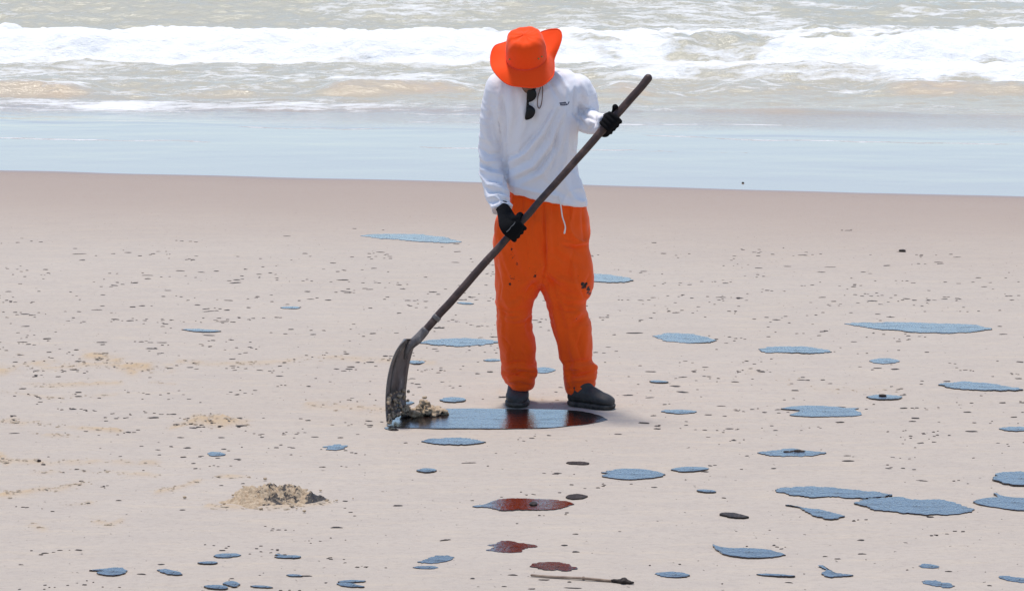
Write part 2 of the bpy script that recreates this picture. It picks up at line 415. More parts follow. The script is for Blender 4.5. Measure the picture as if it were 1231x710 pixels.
# ------------------------------------------------------------------ beach
tracks = [  # raked and trodden lines of loose sand: points seen on the ground, half height px, how strong
    ([(0, 446), (60, 438), (120, 440), (165, 441), (205, 443)], 5.0, 1.0), ([(105, 429), (140, 432), (160, 447)], 6.0, 1.0),
    ([(0, 425), (30, 424)], 3.0, 0.5), ([(25, 462), (60, 463), (145, 460)], 2.5, 0.6), ([(180, 459), (212, 461)], 1.8, 0.5),
    ([(0, 507), (24, 506), (60, 511), (145, 518)], 2.4, 0.9), ([(15, 505), (28, 508)], 3.5, 1.0),
    ([(205, 513), (228, 507), (255, 501), (285, 507)], 3.0, 0.9), ([(235, 504), (270, 509), (300, 511)], 5.5, 0.9),
    ([(0, 595), (40, 590), (70, 588), (102, 581)], 3.4, 1.1), ([(190, 591), (215, 585), (240, 577)], 2.6, 0.9),
    ([(70, 607), (112, 604)], 1.8, 0.6), ([(112, 625), (132, 631), (148, 624)], 2.4, 0.7), ([(34, 628), (52, 635)], 3.0, 0.7),
    ([(215, 435), (260, 437), (320, 436), (400, 430), (520, 436)], 3.0, 0.45), ([(370, 486), (420, 489), (470, 492)], 4.5, 0.5),
    ([(0, 553), (60, 556), (110, 555), (190, 556)], 3.2, 0.55), ([(40, 567), (120, 567), (190, 571)], 2.6, 0.5),
    ([(0, 470), (60, 478), (140, 474)], 2.0, 0.35), ([(0, 548), (8, 556)], 4.0, 0.9), ([(265, 572), (300, 573)], 2.2, 0.7),
    ([(250, 608), (310, 611), (395, 604)], 2.6, 0.7), ([(900, 445), (1000, 470), (1080, 468)], 4.0, 0.25), ([(40, 521), (100, 526)], 2.0, 0.6),
    ([(600, 470), (660, 484), (690, 486)], 4.0, 0.3)]
bx = axis(-4.3, 4.3, 0.022, -2500, 2500); by = axis(8.4, 24.4, 0.022, -600, 60)
X, Y = np.meshgrid(bx, by); sh = shore(X); d = Y - sh
near = np.exp(-np.maximum(np.abs(X) - 5, 0) * 0.3) * np.exp(-np.maximum(8 - Y, 0) * 0.3)
Z = ((fbm(X * 1.1, Y * 0.9, 21, 3) - 0.62) * 0.010 + (fbm(X * 7, Y * 5, 31, 3) - 0.6) * 0.006 * (1 - sstep(-6, -1.5, d))) * near
Z = np.minimum(Z, 0.0015)
U, V = proj(np.stack([X.ravel(), np.maximum(Y.ravel(), 1.0), Z.ravel()], 1)); U = U.reshape(X.shape); V = V.reshape(X.shape)
dry = np.zeros_like(X)
inview = (Y > 8.2) & (Y < 25)
for pl, r, a in tracks:
    dd, _ = polydist(U[inview], V[inview], pl)
    wgt = np.exp(-(dd / r) ** 2) * a
    q_ = fbm(X[inview] * 22, Y[inview] * 9, 41, 3)
    q2 = fbm(X[inview] * 6, Y[inview] * 4, 43, 2)
    Z[inview] += wgt * ((q_ - 0.42) * 0.040 * q2 * 1.6)
    dry[inview] = np.maximum(dry[inview], wgt * np.clip((q_ * q2 * 4 - 0.42), 0, 1) * 0.9)
wetn = fbm(X * 0.35, Y * 0.5, 51, 3)
wet = np.clip(sstep(-4.6, -0.35, d + (wetn - 0.5) * 1.4) * 0.85 + 0.15 * sstep(-0.5, 0.0, d), 0, 1)
Z = np.where(d > 0, Z - np.minimum(d, 20) * 0.035, Z)
me = mesh_of('beach_sand', np.stack([X.ravel(), Y.ravel(), Z.ravel()], 1), grid_faces(len(bx), len(by)), True,
             {'dry': dry.ravel(), 'wet': wet.ravel()})
tag(link('beach_sand', me, M['sand']), 'pale flat beach sand, damp and browner towards the water', kind='structure')
def ground_z(x, y):
    i = np.clip(np.searchsorted(bx, x), 1, len(bx) - 1); j = np.clip(np.searchsorted(by, y), 1, len(by) - 1)
    return max(Z[j, i], Z[j - 1, i], Z[j, i - 1], Z[j - 1, i - 1])

# ------------------------------------------------------------------ sea
sx = axis(-9.5, 9.5, 0.034, -2600, 2600); ss = axis(0.0, 26.5, 0.04, -0.001, 9000)
ss = ss[ss >= -1e-6]
X, S = np.meshgrid(sx, ss); YS = shore(X); Y = YS + S
AX = np.clip(X, -14, 14)
wob = lambda k, s, a: a * (fbm(X * k, X * 0 + s, int(s * 7) + 1, 3) - 0.5)
def pxX(u, Yd): return (u - CX) / F * Yd
fade = np.exp(-np.maximum(S - 40, 0) / 60)
Zs = np.zeros_like(X); foam = np.zeros_like(X); silt = np.zeros_like(X)
# chop, longer across the view than along it, dying out towards the edge of the swash
deep = sstep(4.0, 9.0, Y - 22.5 - 0.12 * X)
Zs += (fbm(X * 1.3, Y * 2.4, 61, 4) - 0.5) * 0.11 * deep * fade
Zs += (fbm(X * 4.5, Y * 9.0, 62, 3) - 0.5) * 0.05 * deep * fade
# open swell further out, to the horizon
Zs += 0.22 * np.sin((Y + 0.1 * X) * 0.55 + 3 * fbm(X * 0.05, Y * 0.05, 63, 2)) * sstep(47, 60, Y) * np.exp(-np.maximum(S - 200, 0) / 400)
# outer wave, steep but unbroken
yo = 42.3 + wob(0.10, 1.3, 2.2)
e = Y - yo; Zs += 0.30 * np.where(e < 0, np.exp(-(e / 1.35) ** 2), np.exp(-(e / 2.6) ** 2)) * (0.75 + 0.5 * vn(X * 0.18, X * 0, 4))
# the broken wave: a low foaming bore
yb = 35.3 + wob(0.16, 2.1, 1.0) + wob(0.7, 2.7, 0.35)
e = Y - yb; hb = 0.26 + wob(0.5, 3.3, 0.10) + wob(2.2, 3.9, 0.06)
prof = np.where(e < 0, sstep(-0.75, 0.0, e), np.exp(-(e / 3.2) ** 2))
Zs += hb * prof
lump = (fbm(X * 3.2, Y * 3.8, 71, 4) - 0.5)
Zs += 0.14 * lump * sstep(-0.9, -0.3, e) * (1 - sstep(2.5, 5, e))
fb = sstep(-1.0, -0.55, e + 0.5 * (fbm(X * 1.2, Y * 1.2, 72, 3) - 0.5)) * (1 - sstep(2.2, 4.6, e))
patchy = sstep(.30, .58, fbm(X * .9, Y * 1.6, 84, 4)); rt = sstep(-1.5, 2.5, X)
fb *= 1 - (.12 + rt * .58) * (1 - patchy)
foam = np.maximum(foam, fb * 1.0)
# second smaller bore, on the right of the worker mostly
y2 = 32.6 + wob(0.22, 4.1, 1.0) + wob(1.1, 4.7, 0.3); e2 = Y - y2
a2 = sstep(-0.6, 1.6, X + wob(0.4, 5.0, 2.0)) * (1 - 0.35 * sstep(5.5, 7.0, X)); 
Zs += a2 * 0.13 * np.where(e2 < 0, sstep(-0.45, 0, e2), np.exp(-(e2 / 1.2) ** 2)) + a2 * 0.09 * lump * sstep(-0.5, 0, e2) * (1 - sstep(1.6, 2.6, e2))
foam = np.maximum(foam, a2 * sstep(-0.6, -0.2, e2 + 0.4 * (fbm(X * 1.5, Y * 1.5, 73, 3) - 0.5)) * (1 - sstep(1.2, 3.4, e2)) * (0.52 + .42 * patchy))
foam = np.maximum(foam, .52 * rt * patchy * sstep(31.0, 31.8, Y) * (1 - sstep(41.5, 43.0, Y)))
# streaky froth between the bore and the small wave
foam = np.maximum(foam, 0.53 * sstep(31.3, 32.4, Y) * (1 - sstep(34.6, 36, Y)) * (0.55 + 0.9 * fbm(X * 0.8, Y * 1.2, 74, 2) - 0.1))
# small inner wave with a sandy face, broken into lengths
y3 = 30.9 + wob(0.25, 6.1, 0.7); e3 = Y - y3
seg = np.zeros_like(X)
for u0, u1, a in ((-60, 125, 0.9), (195, 330, 0.55), (370, 575, 1.0), (715, 800, 0.8), (840, 1010, 0.35), (1050, 1260, 0.75)):
    x0, x1 = pxX(u0, 30.9), pxX(u1, 30.9); seg = np.maximum(seg, a * sstep(x0 - 0.1, x0 + 0.35, X) * (1 - sstep(x1 - 0.35, x1 + 0.15, X)))
seg = np.maximum(seg, np.where(np.abs(X) > 5.2, 0.6 * vn(X * 0.5, X * 0, 9), 0))
Zs += 0.11 * seg * np.where(e3 < 0, sstep(-0.5, 0, e3), np.exp(-(e3 / 0.7) ** 2))
seg = seg * (.45 + .75 * fbm(X * 1.7, Y * 1.2, 86, 3))
silt = np.maximum(silt, 1.1 * seg * sstep(-0.75, -0.35, e3) * (1 - sstep(-0.02, 0.25, e3)))
foam = np.maximum(foam, .34 * seg * sstep(-.6, -.2, e3) * (1 - sstep(.1, .5, e3)) * sstep(.4, .7, fbm(X * 2.5, Y * 1.5, 88, 3)))
foam = np.maximum(foam, (0.45 + 0.65 * seg) * 0.72 * np.exp(-((e3 - 0.28) / 0.30) ** 2))
foam = np.maximum(foam, 0.5 * (1 - seg) * np.exp(-((e3 + 0.1) / 0.35) ** 2))
# lace of froth running up the swash
lace = np.exp(-((Y - (29.2 - 0.06 * X)) / 0.75) ** 2) * (0.30 + 0.22 * sstep(1, -3, X))
foam = np.maximum(foam, 1.25 * lace * (0.6 + 0.8 * fbm(X * 1.1, Y * 1.5, 75, 2)))
y4 = 28.9 - 0.10 * X + wob(0.5, 7.1, 0.5); e4 = Y - y4
Zs += 0.045 * np.where(e4 < 0, sstep(-0.25, 0, e4), np.exp(-(e4 / 0.5) ** 2)) * vn(X * 0.7, X * 0 + 3, 12)
silt = np.maximum(silt, 0.7 * sstep(-0.5, -0.1, e4) * (1 - sstep(0, 0.25, e4)) * sstep(0.45, 0.75, vn(X * 0.9, X * 0 + 3, 14)))
y5 = 27.1 - 0.17 * X + wob(0.6, 8.1, 0.6); e5 = Y - y5
Zs += 0.022 * np.where(e5 < 0, sstep(-0.2, 0, e5), np.exp(-(e5 / 0.5) ** 2)) * vn(X * 0.9, X * 0 + 3, 13)
silt = np.maximum(silt, 0.55 * np.exp(-(e5 / 0.25) ** 2) * sstep(0.5, 0.8, vn(X * 0.8, X * 0 + 1, 16)))
for (k0, k1, s_) in ((27.6, 0.16, 9.1), (26.7, 0.20, 9.7), (28.4, 0.12, 10.3), (25.6, 0.21, 11.2)):   # thin froth lines left by each run-up
    ee = Y - (k0 - k1 * X + wob(0.45, s_, 0.8) + wob(2.0, s_ + 0.3, 0.15))
    foam = np.maximum(foam, 0.56 * np.exp(-(ee / 0.085) ** 2) * sstep(0.42, 0.7, vn(X * 0.6, X * 0 + s_, int(s_ * 3))))
# froth patches further out
for (xc, yc_, rx, ry, a) in ((pxX(500, 41.5), 41.3, 1.9, 1.6, 0.55), (pxX(570, 45), 44.5, 0.9, 1.6, 0.45), (pxX(1185, 44), 43.8, 1.1, 1.3, 0.75), (pxX(1120, 43), 42.6, 0.6, 0.8, 0.5), (pxX(300, 46), 46.2, 1.5, 1.0, 0.36), (pxX(700, 41), 40.2, 1.2, 1.2, 0.5), (pxX(880, 40), 40.4, 2.2, 0.9, 0.5), (pxX(20, 41), 41.0, .5, .5, 0.45)):
    foam = np.maximum(foam, a * np.exp(-((X - xc) / rx) ** 2 - ((Y - yc_) / ry) ** 2))
foam = np.maximum(foam, 0.22 * sstep(38, 42, Y) * (1 - sstep(52, 80, Y)) * (0.5 + fbm(X * 0.4, Y * 0.6, 76, 2)))
far = sstep(55, 70, Y); foam = np.maximum(foam, far * np.exp(-np.maximum(S - 40, 0) / 60) * 0.35 * (fbm(X * 0.15, Y * 0.3, 77, 3)))
silt = np.maximum(silt, 0.30 * (1 - sstep(29, 36, Y)))
silt = np.clip(silt + 0.25 * (fbm(X * 0.5, Y * 0.8, 78, 3) - 0.5), 0, 1)
film = 1 - sstep(-0.8, 2.6, Y - (27.6 - 0.17 * AX) + 1.4 * (fbm(X * 0.5, Y * 0.8, 79, 3) - 0.5))
Zs = Zs * (1 - 0.85 * film) + 0.004
Zs += 0.006 * film * (fbm(X * 0.6, Y * 1.1, 80, 3) - 0.5) * sstep(0.1, 1.2, S)
Zs = np.where(S < 0.03, -0.010, Zs)
me = mesh_of('sea', np.stack([X.ravel(), Y.ravel(), Zs.ravel()], 1), grid_faces(len(sx), len(ss)), True,
             {'foam': foam.ravel(), 'silt': silt.ravel(), 'film': film.ravel()})
tag(link('sea', me, M['sea']), 'shallow turbid sea with white breaking surf', kind='structure')
del X, Y, Zs, foam, silt, film, S, YS
# ================================================================== THE WORKER
Y0 = 14.06
base = (float(P(660, 490, 14.02)[0]), 14.02, 0.0)
person = empty('person', base)
tag(person, 'person in orange hat, white long-sleeved shirt and orange trousers dragging a long-handled scraper', 'person')

def prow(rows, n, kk=40, pw=2.0):
    """rows (v, xl, xr, y centre, half depth[, slope of v across x]) -> stack of rings"""
    rows = [tuple(r) + (0,) * (6 - len(r)) for r in rows]; A = cr(rows, n); R = []
    for v_, xl, xr, yc, ry, sl in A:
        a = np.linspace(0, 2 * np.pi, kk, endpoint=False)
        ca = np.sign(np.cos(a)) * np.abs(np.cos(a)) ** (2 / pw); sa = np.sign(np.sin(a)) * np.abs(np.sin(a)) ** (2 / pw)
        u_ = (xl + xr) / 2 + ca * (xr - xl) / 2
        c0 = P((xl + xr) / 2, v_, yc); pts = []
        for uu, s_ in zip(u_, sa):
            p = P(uu, v_ + sl * (uu - (xl + xr) / 2), yc); pts.append((p[0], yc + s_ * ry, p[2]))
        R.append(np.array(pts))
    return rings_mesh(R)
p3 = lambda u, v, Y: tuple(P(u, v, Y))

# ---- trousers
bag = Bag()
bag.add(*prow([(222, 616, 696, Y0 + .02, .095, .10), (238, 609, 704, Y0 + .02, .118, .08), (262, 598, 708, Y0 + .02, .14), (285, 592.5, 709.5, Y0 + .02, .145), (312, 593.5, 712, Y0 + .02, .14), (332, 598, 711, Y0 + .02, .12), (342, 612, 700, Y0 + .02, .08)], 30, 44, 2.25))
bag.add(*prow([(285, 594, 652, Y0 + .02, .12), (320, 595, 654, Y0 + .015, .118), (348, 597, 648, Y0 + .01, .11), (362, 597, 641, Y0, .102), (376, 598, 638, Y0 - .005, .096), (400, 599, 641, Y0 + .005, .092), (415, 601, 643.5, Y0 + .015, .09), (430, 601.5, 643, Y0 + .03, .085), (441, 603, 645, Y0 + .035, .09), (450, 603.5, 646, Y0 + .035, .092), (459, 608, 643, Y0 + .035, .082), (466, 612.5, 639.5, Y0 + .035, .07)], 60, 40, 2.1))
bag.add(*prow([(285, 650, 709, Y0 + .02, .12), (315, 650, 713, Y0 + .01, .118), (340, 648.5, 713.5, Y0, .115), (352, 653, 710, Y0 - .005, .11), (362, 656.5, 706.5, Y0 - .01, .104), (376, 661, 709, Y0 - .012, .1), (400, 665.5, 711, Y0 - .01, .096), (415, 670, 711.5, Y0 - .005, .092), (430, 673, 711.5, Y0, .088), (441, 678, 717, Y0, .09, -.05), (452, 678, 716, Y0, .088, -.12), (461, 679.5, 715.5, Y0, .082, -.22), (468, 682, 715.5, Y0, .074, -.28)], 60, 40, 2.1))
v, q = fuse(bag, 0.0050, 5)
n = normals(v, q)
fl = fbm3(v * np.array([1.0, 1.0, 0.5]), 9, 3, 3) - 0.5
v = v + n * (0.013 * fl)[:, None]
L = []
# crotch and thigh drag lines, knee bags, gathered hems, fly and pocket seams
L += [([(653, 244), (655, 280), (656, 318), (651, 345)], 1.6, -9), ([(657, 262), (660, 300), (655, 330)], 4, 6), ([(651, 320), (640, 334), (622, 345)], 4, 5), ([(650, 330), (634, 350), (612, 362)], 4, -5), ([(655, 322), (672, 336), (694, 342)], 4, 6), ([(657, 332), (676, 350), (700, 358)], 4, -6),
      ([(700, 250), (702, 290)], 2, -4), ([(676, 294), (692, 297), (709, 294)], 1.6, -5), ([(676, 290), (692, 293), (709, 290)], 2, 4), ([(660, 300), (676, 312), (700, 318)], 4.5, -5), ([(664, 355), (684, 366), (708, 364)], 3, -6), ([(672, 372), (690, 378), (709, 372)], 4, 6), ([(660, 352), (668, 380), (676, 420)], 3.5, 5), ([(705, 372), (692, 392), (676, 402)], 4, -5), ([(706, 386), (704, 410), (700, 432)], 4, 4),
      ([(600, 300), (606, 330), (604, 356)], 4, 5), ([(612, 300), (618, 330), (622, 360)], 4, -4), ([(598, 368), (612, 374), (634, 370)], 3, -6), ([(602, 382), (618, 384), (638, 378)], 4, 6), ([(638, 372), (634, 392), (640, 410)], 3, -4), ([(604, 396), (612, 420), (610, 438)], 4, 4), ([(626, 392), (632, 412), (630, 432)], 4, -4),
      ([(604, 446), (620, 441), (644, 446)], 2.4, 7), ([(603, 440), (622, 435), (643, 437)], 2, -5), ([(604, 453), (622, 450), (645, 455)], 2, -6), ([(607, 459), (624, 456), (642, 461)], 2, 5), ([(640, 441), (646, 447), (640, 456)], 3, 5),
      ([(679, 444), (696, 441), (716, 440)], 2.4, 7), ([(678, 437), (694, 434), (712, 433)], 2, -5), ([(680, 452), (698, 450), (716, 447)], 2, -7), ([(682, 459), (700, 456), (715, 454)], 2, 5), ([(708, 436), (717, 442), (714, 450)], 3, 5),
      ([(640, 236), (642, 262)], 2, -4), ([(628, 234), (627, 258)], 2, -4), ([(664, 240), (665, 262)], 2, -4), ([(684, 244), (686, 268)], 2, -4), ([(618, 232), (614, 262)], 2.4, 4)]
L = [(a, r, h * 1.8) for a, r, h in L]
L += [([(604, 461), (622, 464), (641, 462)], 1.3, -5), ([(682, 467), (698, 465), (715, 459)], 1.3, -5), ([(604, 444), (616, 449), (634, 447)], 1.3, -7), ([(612, 452), (628, 446), (644, 449)], 1.3, -7), ([(680, 447), (694, 452), (712, 446)], 1.3, -7), ([(686, 440), (700, 446), (714, 443)], 1.3, 6), ([(598, 372), (610, 379), (622, 380)], 1.4, -7), ([(640, 380), (630, 388), (618, 390)], 1.4, -6), ([(664, 368), (680, 374), (694, 372)], 1.4, -7), ([(708, 378), (698, 386), (684, 390)], 1.4, -7), ([(654, 326), (664, 340), (668, 356)], 1.5, -7), ([(648, 338), (638, 346), (630, 360)], 1.5, -7), ([(709, 330), (700, 350), (706, 362)], 1.6, -6), ([(597, 318), (604, 342), (600, 362)], 1.6, -6), ([(626, 262), (634, 300), (630, 330)], 1.8, -5), ([(690, 300), (684, 326), (690, 346)], 1.8, -5), ([(604, 404), (614, 416), (612, 436)], 1.5, -6), ([(700, 396), (694, 416), (700, 434)], 1.5, -6), ([(606, 264), (604, 290)], 1.5, -5)]
n = normals(v, q); u_, w_ = proj(v)
band = np.exp(-((w_ - 374) / 16) ** 2) * .8 + np.exp(-((w_ - 449) / 13) ** 2) + .25
v = v + n * (.010 * band * (ridged(v, 12, 11, 3.2, 5) - .62) + .013 * (ridged(v, 74, 15, 4.5, 15) - .55))[:, None]
v = folds(v, q, L); v = relax(v, q, 1, 0.3)
u_, w_ = proj(v); stain = np.zeros(len(v))
for (a, b_, r, s_) in ((703, 344, 7, .92), (640, 326, 6, .5), (708, 352, 4, .8), (624, 336, 5, .55), (616, 308, 5, .6), (700, 341, 2.6, 1.15), (707, 348, 2.8, 1.1), (643, 332, 2.6, 1.0), (616, 334, 6, .60), (613, 341, 2.5, .9), (620, 318, 7, .46), (694, 384, 6, .45), (614, 301, 4, .7), (697, 331, 5, .5)):
    stain = np.maximum(stain, s_ * np.exp(-((u_ - a) ** 2 + (w_ - b_) ** 2) / r ** 2))
pants = part('trousers', v, quads_to_faces(q), M['pants'], person, True, {'stain': stain})
tag(pants, 'loose orange work trousers with dark oil stains on the thighs')
path = [p3(671, 236, Y0 - .155), p3(674, 246, Y0 - .16), p3(676, 260, Y0 - .152), p3(679.5, 272, Y0 - .15), p3(678.5, 280, Y0 - .148)]
part('drawstring', *tube(path, [.0030] * 4 + [.0042], 8, 24), M['string'], person, parent=pants)

# ---- shirt
bag = Bag(); ys_ = Y0 - .06
bag.add(*prow([(76, 632, 656, ys_ + .03, .05), (82, 622, 668, ys_ + .02, .075, -.02), (88, 606, 686, ys_ + .01, .095, -.06), (97, 594, 699, ys_, .115), (112, 592, 701, ys_ - .005, .13), (135, 596, 695, ys_ + .005, .135), (165, 602, 693.5, ys_ + .025, .135), (195, 605, 692.5, ys_ + .045, .135), (215, 607, 697.5, ys_ + .06, .14, .04), (230, 609, 703, ys_ + .07, .145, .12), (238, 610, 706, ys_ + .075, .146, .19)], 50, 48, 2.35))
sho_l, elb_l, wri_l = p3(601, 104, ys_), p3(591, 188, ys_ + .06), p3(603, 249, ys_ - .12)
bag.add(*tube([p3(612, 98, ys_), p3(600, 108, ys_ - .005), p3(592, 145, ys_ + .02), p3(590, 185, ys_ + .045), p3(592, 208, ys_ + .02), p3(597, 230, ys_ - .05), p3(603.5, 252, ys_ - .12)],
              [(.062, .068), (.066, .074), (.058, .068), (.056, .064), (.058, .062), (.052, .054), (.049, .047)], 28, 44, roundcap=False))
bag.add(*tube([p3(680, 106, ys_), p3(695, 106, ys_ + .005), p3(704, 125, ys_ + .04), p3(704, 143, ys_ + .03), p3(715, 148, ys_ - .07), p3(727.5, 150, ys_ - .165)],
              [(.052, .060), (.062, .072), (.058, .064), (.058, .060), (.050, .050), (.044, .044)], 28, 44, roundcap=False))
bag.add(*tube([p3(641, 92, ys_ - .015), p3(641, 80, ys_ - .03), p3(640.5, 74, ys_ - .04)], [(.085, .085), (.074, .076), (.070, .072)], 24, 10, roundcap=False))   # collar
v, q = fuse(bag, 0.0048, 5)
n = normals(v, q)
fl = fbm3(v * np.array([1.2, 1.0, 0.6]), 10, 8, 3) - 0.5
v = v + n * (0.007 * fl)[:, None]
L = [  # drape from the right chest down to the left waist
     ([(668, 128), (652, 160), (632, 184), (612, 196)], 3.2, 8), ([(662, 132), (644, 162), (624, 184), (608, 190)], 2.6, -7), ([(678, 132), (662, 172), (640, 200), (616, 212)], 3.4, 8), ([(672, 132), (656, 168), (636, 192), (614, 204)], 2.4, -7),
     ([(682, 140), (672, 180), (652, 208), (626, 222)], 3.4, 7), ([(677, 140), (667, 176), (646, 204), (622, 216)], 2.2, -7), ([(684, 150), (680, 190), (668, 222)], 3.2, 8), ([(669, 150), (668, 184), (660, 214)], 2.4, -6), ([(690, 150), (689, 190), (690, 230)], 4.5, -9), ([(676, 210), (682, 226), (692, 240)], 3, 5),
     ([(696, 214), (700, 232), (702, 244)], 3, 6), ([(652, 216), (668, 228), (684, 238)], 3, -4), ([(612, 222), (640, 230), (672, 236)], 2.2, 4), ([(690, 240), (698, 243), (706, 241)], 2.4, 5),
     # left armpit and chest side
     ([(603, 118), (606, 140), (606, 166), (608, 180)], 2.2, -10), ([(598, 112), (600, 140), (599, 165)], 3.5, 7), ([(614, 108), (616, 140), (611, 172)], 4, 5), ([(606, 176), (608, 200), (609, 224)], 2.2, -9), ([(590, 118), (588, 150), (594, 176)], 3, -5),
     # left sleeve, elbow and cuff
     ([(576, 178), (588, 186), (602, 184)], 2.4, -7), ([(575, 186), (586, 194), (601, 194)], 2.6, 8), ([(577, 196), (590, 203), (604, 202)], 2.2, -7), ([(578, 203), (592, 209), (606, 212)], 2.6, 8), ([(581, 214), (594, 217), (607, 220)], 2.2, -7), ([(584, 222), (596, 223), (609, 230)], 2.4, 7), ([(586, 231), (598, 230), (612, 235)], 1.8, -7), ([(587, 237), (600, 235), (614, 239)], 1.8, 7), ([(588, 243), (602, 240), (615, 242)], 1.5, -6), ([(590, 249), (604, 246), (617, 246)], 1.6, 6), ([(580, 140), (586, 165), (596, 180)], 3, 5), ([(586, 128), (594, 152), (600, 172)], 2.4, -6),
     # right shoulder, chest and sleeve
     ([(661, 78), (672, 86), (682, 100)], 2.4, -5), ([(662, 84), (676, 96), (684, 112)], 2.6, 6), ([(660, 98), (668, 112), (672, 120)], 2.6, -5), ([(680, 106), (680, 126), (676, 146)], 2.6, 6), ([(692, 106), (691, 122), (691, 138)], 2.0, -10), ([(700, 100), (706, 118), (710, 138)], 3, 6), ([(690, 136), (698, 146), (706, 157)], 2.2, -7), ([(694, 128), (704, 140), (714, 144)], 2.2, -6), ([(698, 122), (708, 132), (716, 136)], 2.4, 6), ([(716, 136), (714, 148), (708, 158)], 2.2, -7), ([(722, 138), (720, 150), (716, 160)], 2, 4),
     ([(636, 112), (642, 150), (634, 176)], 5, -4), ([(624, 110), (630, 140), (622, 168)], 4, 5)]
L = [(a, r, h * 1.85) for a, r, h in L]
n = normals(v, q); u_, w_ = proj(v)
arm = np.clip(sstep(606, 600, u_) + sstep(692, 700, u_) * sstep(175, 160, w_), 0, 1)
low = .35 + .65 * sstep(170, 215, w_)
v = v + n * (arm * (.013 * low * (ridged(v, 10, 11, 3.4, 21) - .55)) + (1 - arm) * (.013 * (ridged(v, 122, 19, 5.5, 27, 4) - .6) * (.45 + .55 * sstep(110, 160, w_))))[:, None]
v = folds(v, q, L); v = relax(v, q, 1, 0.3)
shirt = part('shirt', v, quads_to_faces(q), M['shirt'], person)
tag(shirt, 'loose white long-sleeved shirt with small navy chest print')
SH = BVHTree.FromPolygons([tuple(p) for p in v], quads_to_faces(q))
camv = Vector((0, 0, H))
def on_shirt(u, vv, off=0.0012):
    p = Vector(p3(u, vv, 14.0)); dr = (p - camv).normalized()
    hit = SH.ray_cast(camv, dr)
    if hit[0] is None: hit = (Vector(p3(u, vv, Y0 - .19)), Vector((0, -1, 0)))
    return np.array(hit[0] + hit[1] * off), np.array(hit[1])
# chest print: a short row of joined bars with a rising hook at its end
bag = Bag()
def ink(pl, wd):
    for (a0, b0), (a1, b1) in zip(pl[:-1], pl[1:]):
        dx, dy = a1 - a0, b1 - b0; l = math.hypot(dx, dy); nx, ny = -dy / l * wd / 2, dx / l * wd / 2
        vs = [on_shirt(a0 + nx, b0 + ny)[0], on_shirt(a1 + nx, b1 + ny)[0], on_shirt(a1 - nx, b1 - ny)[0], on_shirt(a0 - nx, b0 - ny)[0]]
        bag.add(vs, [(0, 1, 2, 3)])
ink([(672.6, 124.0), (675, 123.9), (677.5, 123.6), (680, 123.0)], 1.2); ink([(673.3, 126.3), (676, 126.5), (678.5, 126.5), (681, 126.1)], 1.0)
for a in (673.6, 675.2, 676.8, 678.4): ink([(a, 123.8), (a + .3, 126.4)], .8)
ink([(679.6, 123.2), (681.0, 126.0), (682.6, 125.2), (684.0, 122.4)], 1.1)
part('chest_print', bag.v, bag.f, M['ink'], person, False, parent=shirt)

# ---- hat: crown, brim, eyelets, chin cord
kx = np.array([-0.10, -0.50, 0.86]); kx /= np.linalg.norm(kx)
ex = np.array([1.0, 0, 0]); ex -= kx * ex.dot(kx); ex /= np.linalg.norm(ex); ey = np.cross(kx, ex)   # ey points to the back of the head
hc = np.array(P(633, 69, Y0 - .20))                                                                   # centre of the hat band
def HT(x, y, z): return hc + ex * x + ey * y + kx * z
def crown_r(f): return 0.089 + 0.0 * f
K = 96; ang = np.linspace(0, 2 * np.pi, K, endpoint=False)        # 0 = wearer's left (picture right), pi/2 = back
wr = np.array([fbm(np.cos(ang) * 2.2 + 9, np.sin(ang) * 2.2 + z * .9, 91, 3) - .5 for z in np.linspace(0, 3, 16)])
R = []
prof_ = [(0.000, .0905), (.018, .0905), (.038, .0895), (.056, .0865), (.069, .0825), (.078, .0765), (.0848, .069), (.0892, .0595), (.0928, .045), (.0952, .030), (.096, .012), (.0962, .003)]
for i, (z, r) in enumerate(prof_):
    up = z / .0962
    rr = r * (1 + 0.13 * wr[i] * sstep(.1, .6, up) * (1 if up < .97 else .3))
    z *= 1.34; zz = z + 0.012 * wr[(i + 5) % 16] * up - 0.010 * np.exp(-((np.cos(ang) * r * 11) ** 2)) * (up > .95)
    R.append(np.array([HT(a_ * math.cos(t_), a_ * 1.08 * math.sin(t_), b_) for a_, b_, t_ in zip(rr, zz, ang)]))
inner = []
vv_, ff_ = rings_mesh(R)
hat = part('hat', vv_, ff_[:-2] + [ff_[-1]], M['hat'], person)
tag(hat, 'bright orange wide-brimmed sun hat')
# brim heights by angle (deg): sides and back roll up, front droops
ka = np.radians([-180, -150, -120, -90, -60, -30, -5, 14, 38, 58, 75, 95, 120, 150, 180])
kz = np.array([.010, -.018, -.040, -.052, -.062, -.070, -.058, -.036, .044, .030, .010, -.006, .000, .022, .006]) * 1.0
kr = np.array([.162, .164, .162, .160, .150, .128, .118, .122, .214, .178, .164, .158, .158, .160, .162])
aw = (ang + np.pi) % (2 * np.pi) - np.pi
def per(kv, a): 
    A = np.concatenate([ka - 2 * np.pi, ka[1:], ka[1:] + 2 * np.pi]); B = np.concatenate([kv, kv[1:], kv[1:]])
    return sum(np.interp(a + s_, A, B) for s_ in np.radians([-7, -3.5, 0, 3.5, 7])) / 5
zE, rE = per(kz, aw), per(kr, aw)
def brim(dz, sgn):
    R = []
    for f in np.linspace(0, 1, 11):
        rr = .0900 + (rE - .0900) * f; zz = zE * (f ** 1.5) + dz + 0.003 * np.sin(ang * 7 + 1) * f
        R.append(np.array([HT(a_ * math.cos(t_), a_ * (1.08 - .06 * f) * math.sin(t_), b_) for a_, b_, t_ in zip(rr, zz, ang)]))
    return R
top, bot = brim(.0012, 1), brim(-.0014, -1)
RR = top + bot[::-1]
k = K; vv_ = np.vstack(RR); ff_ = []
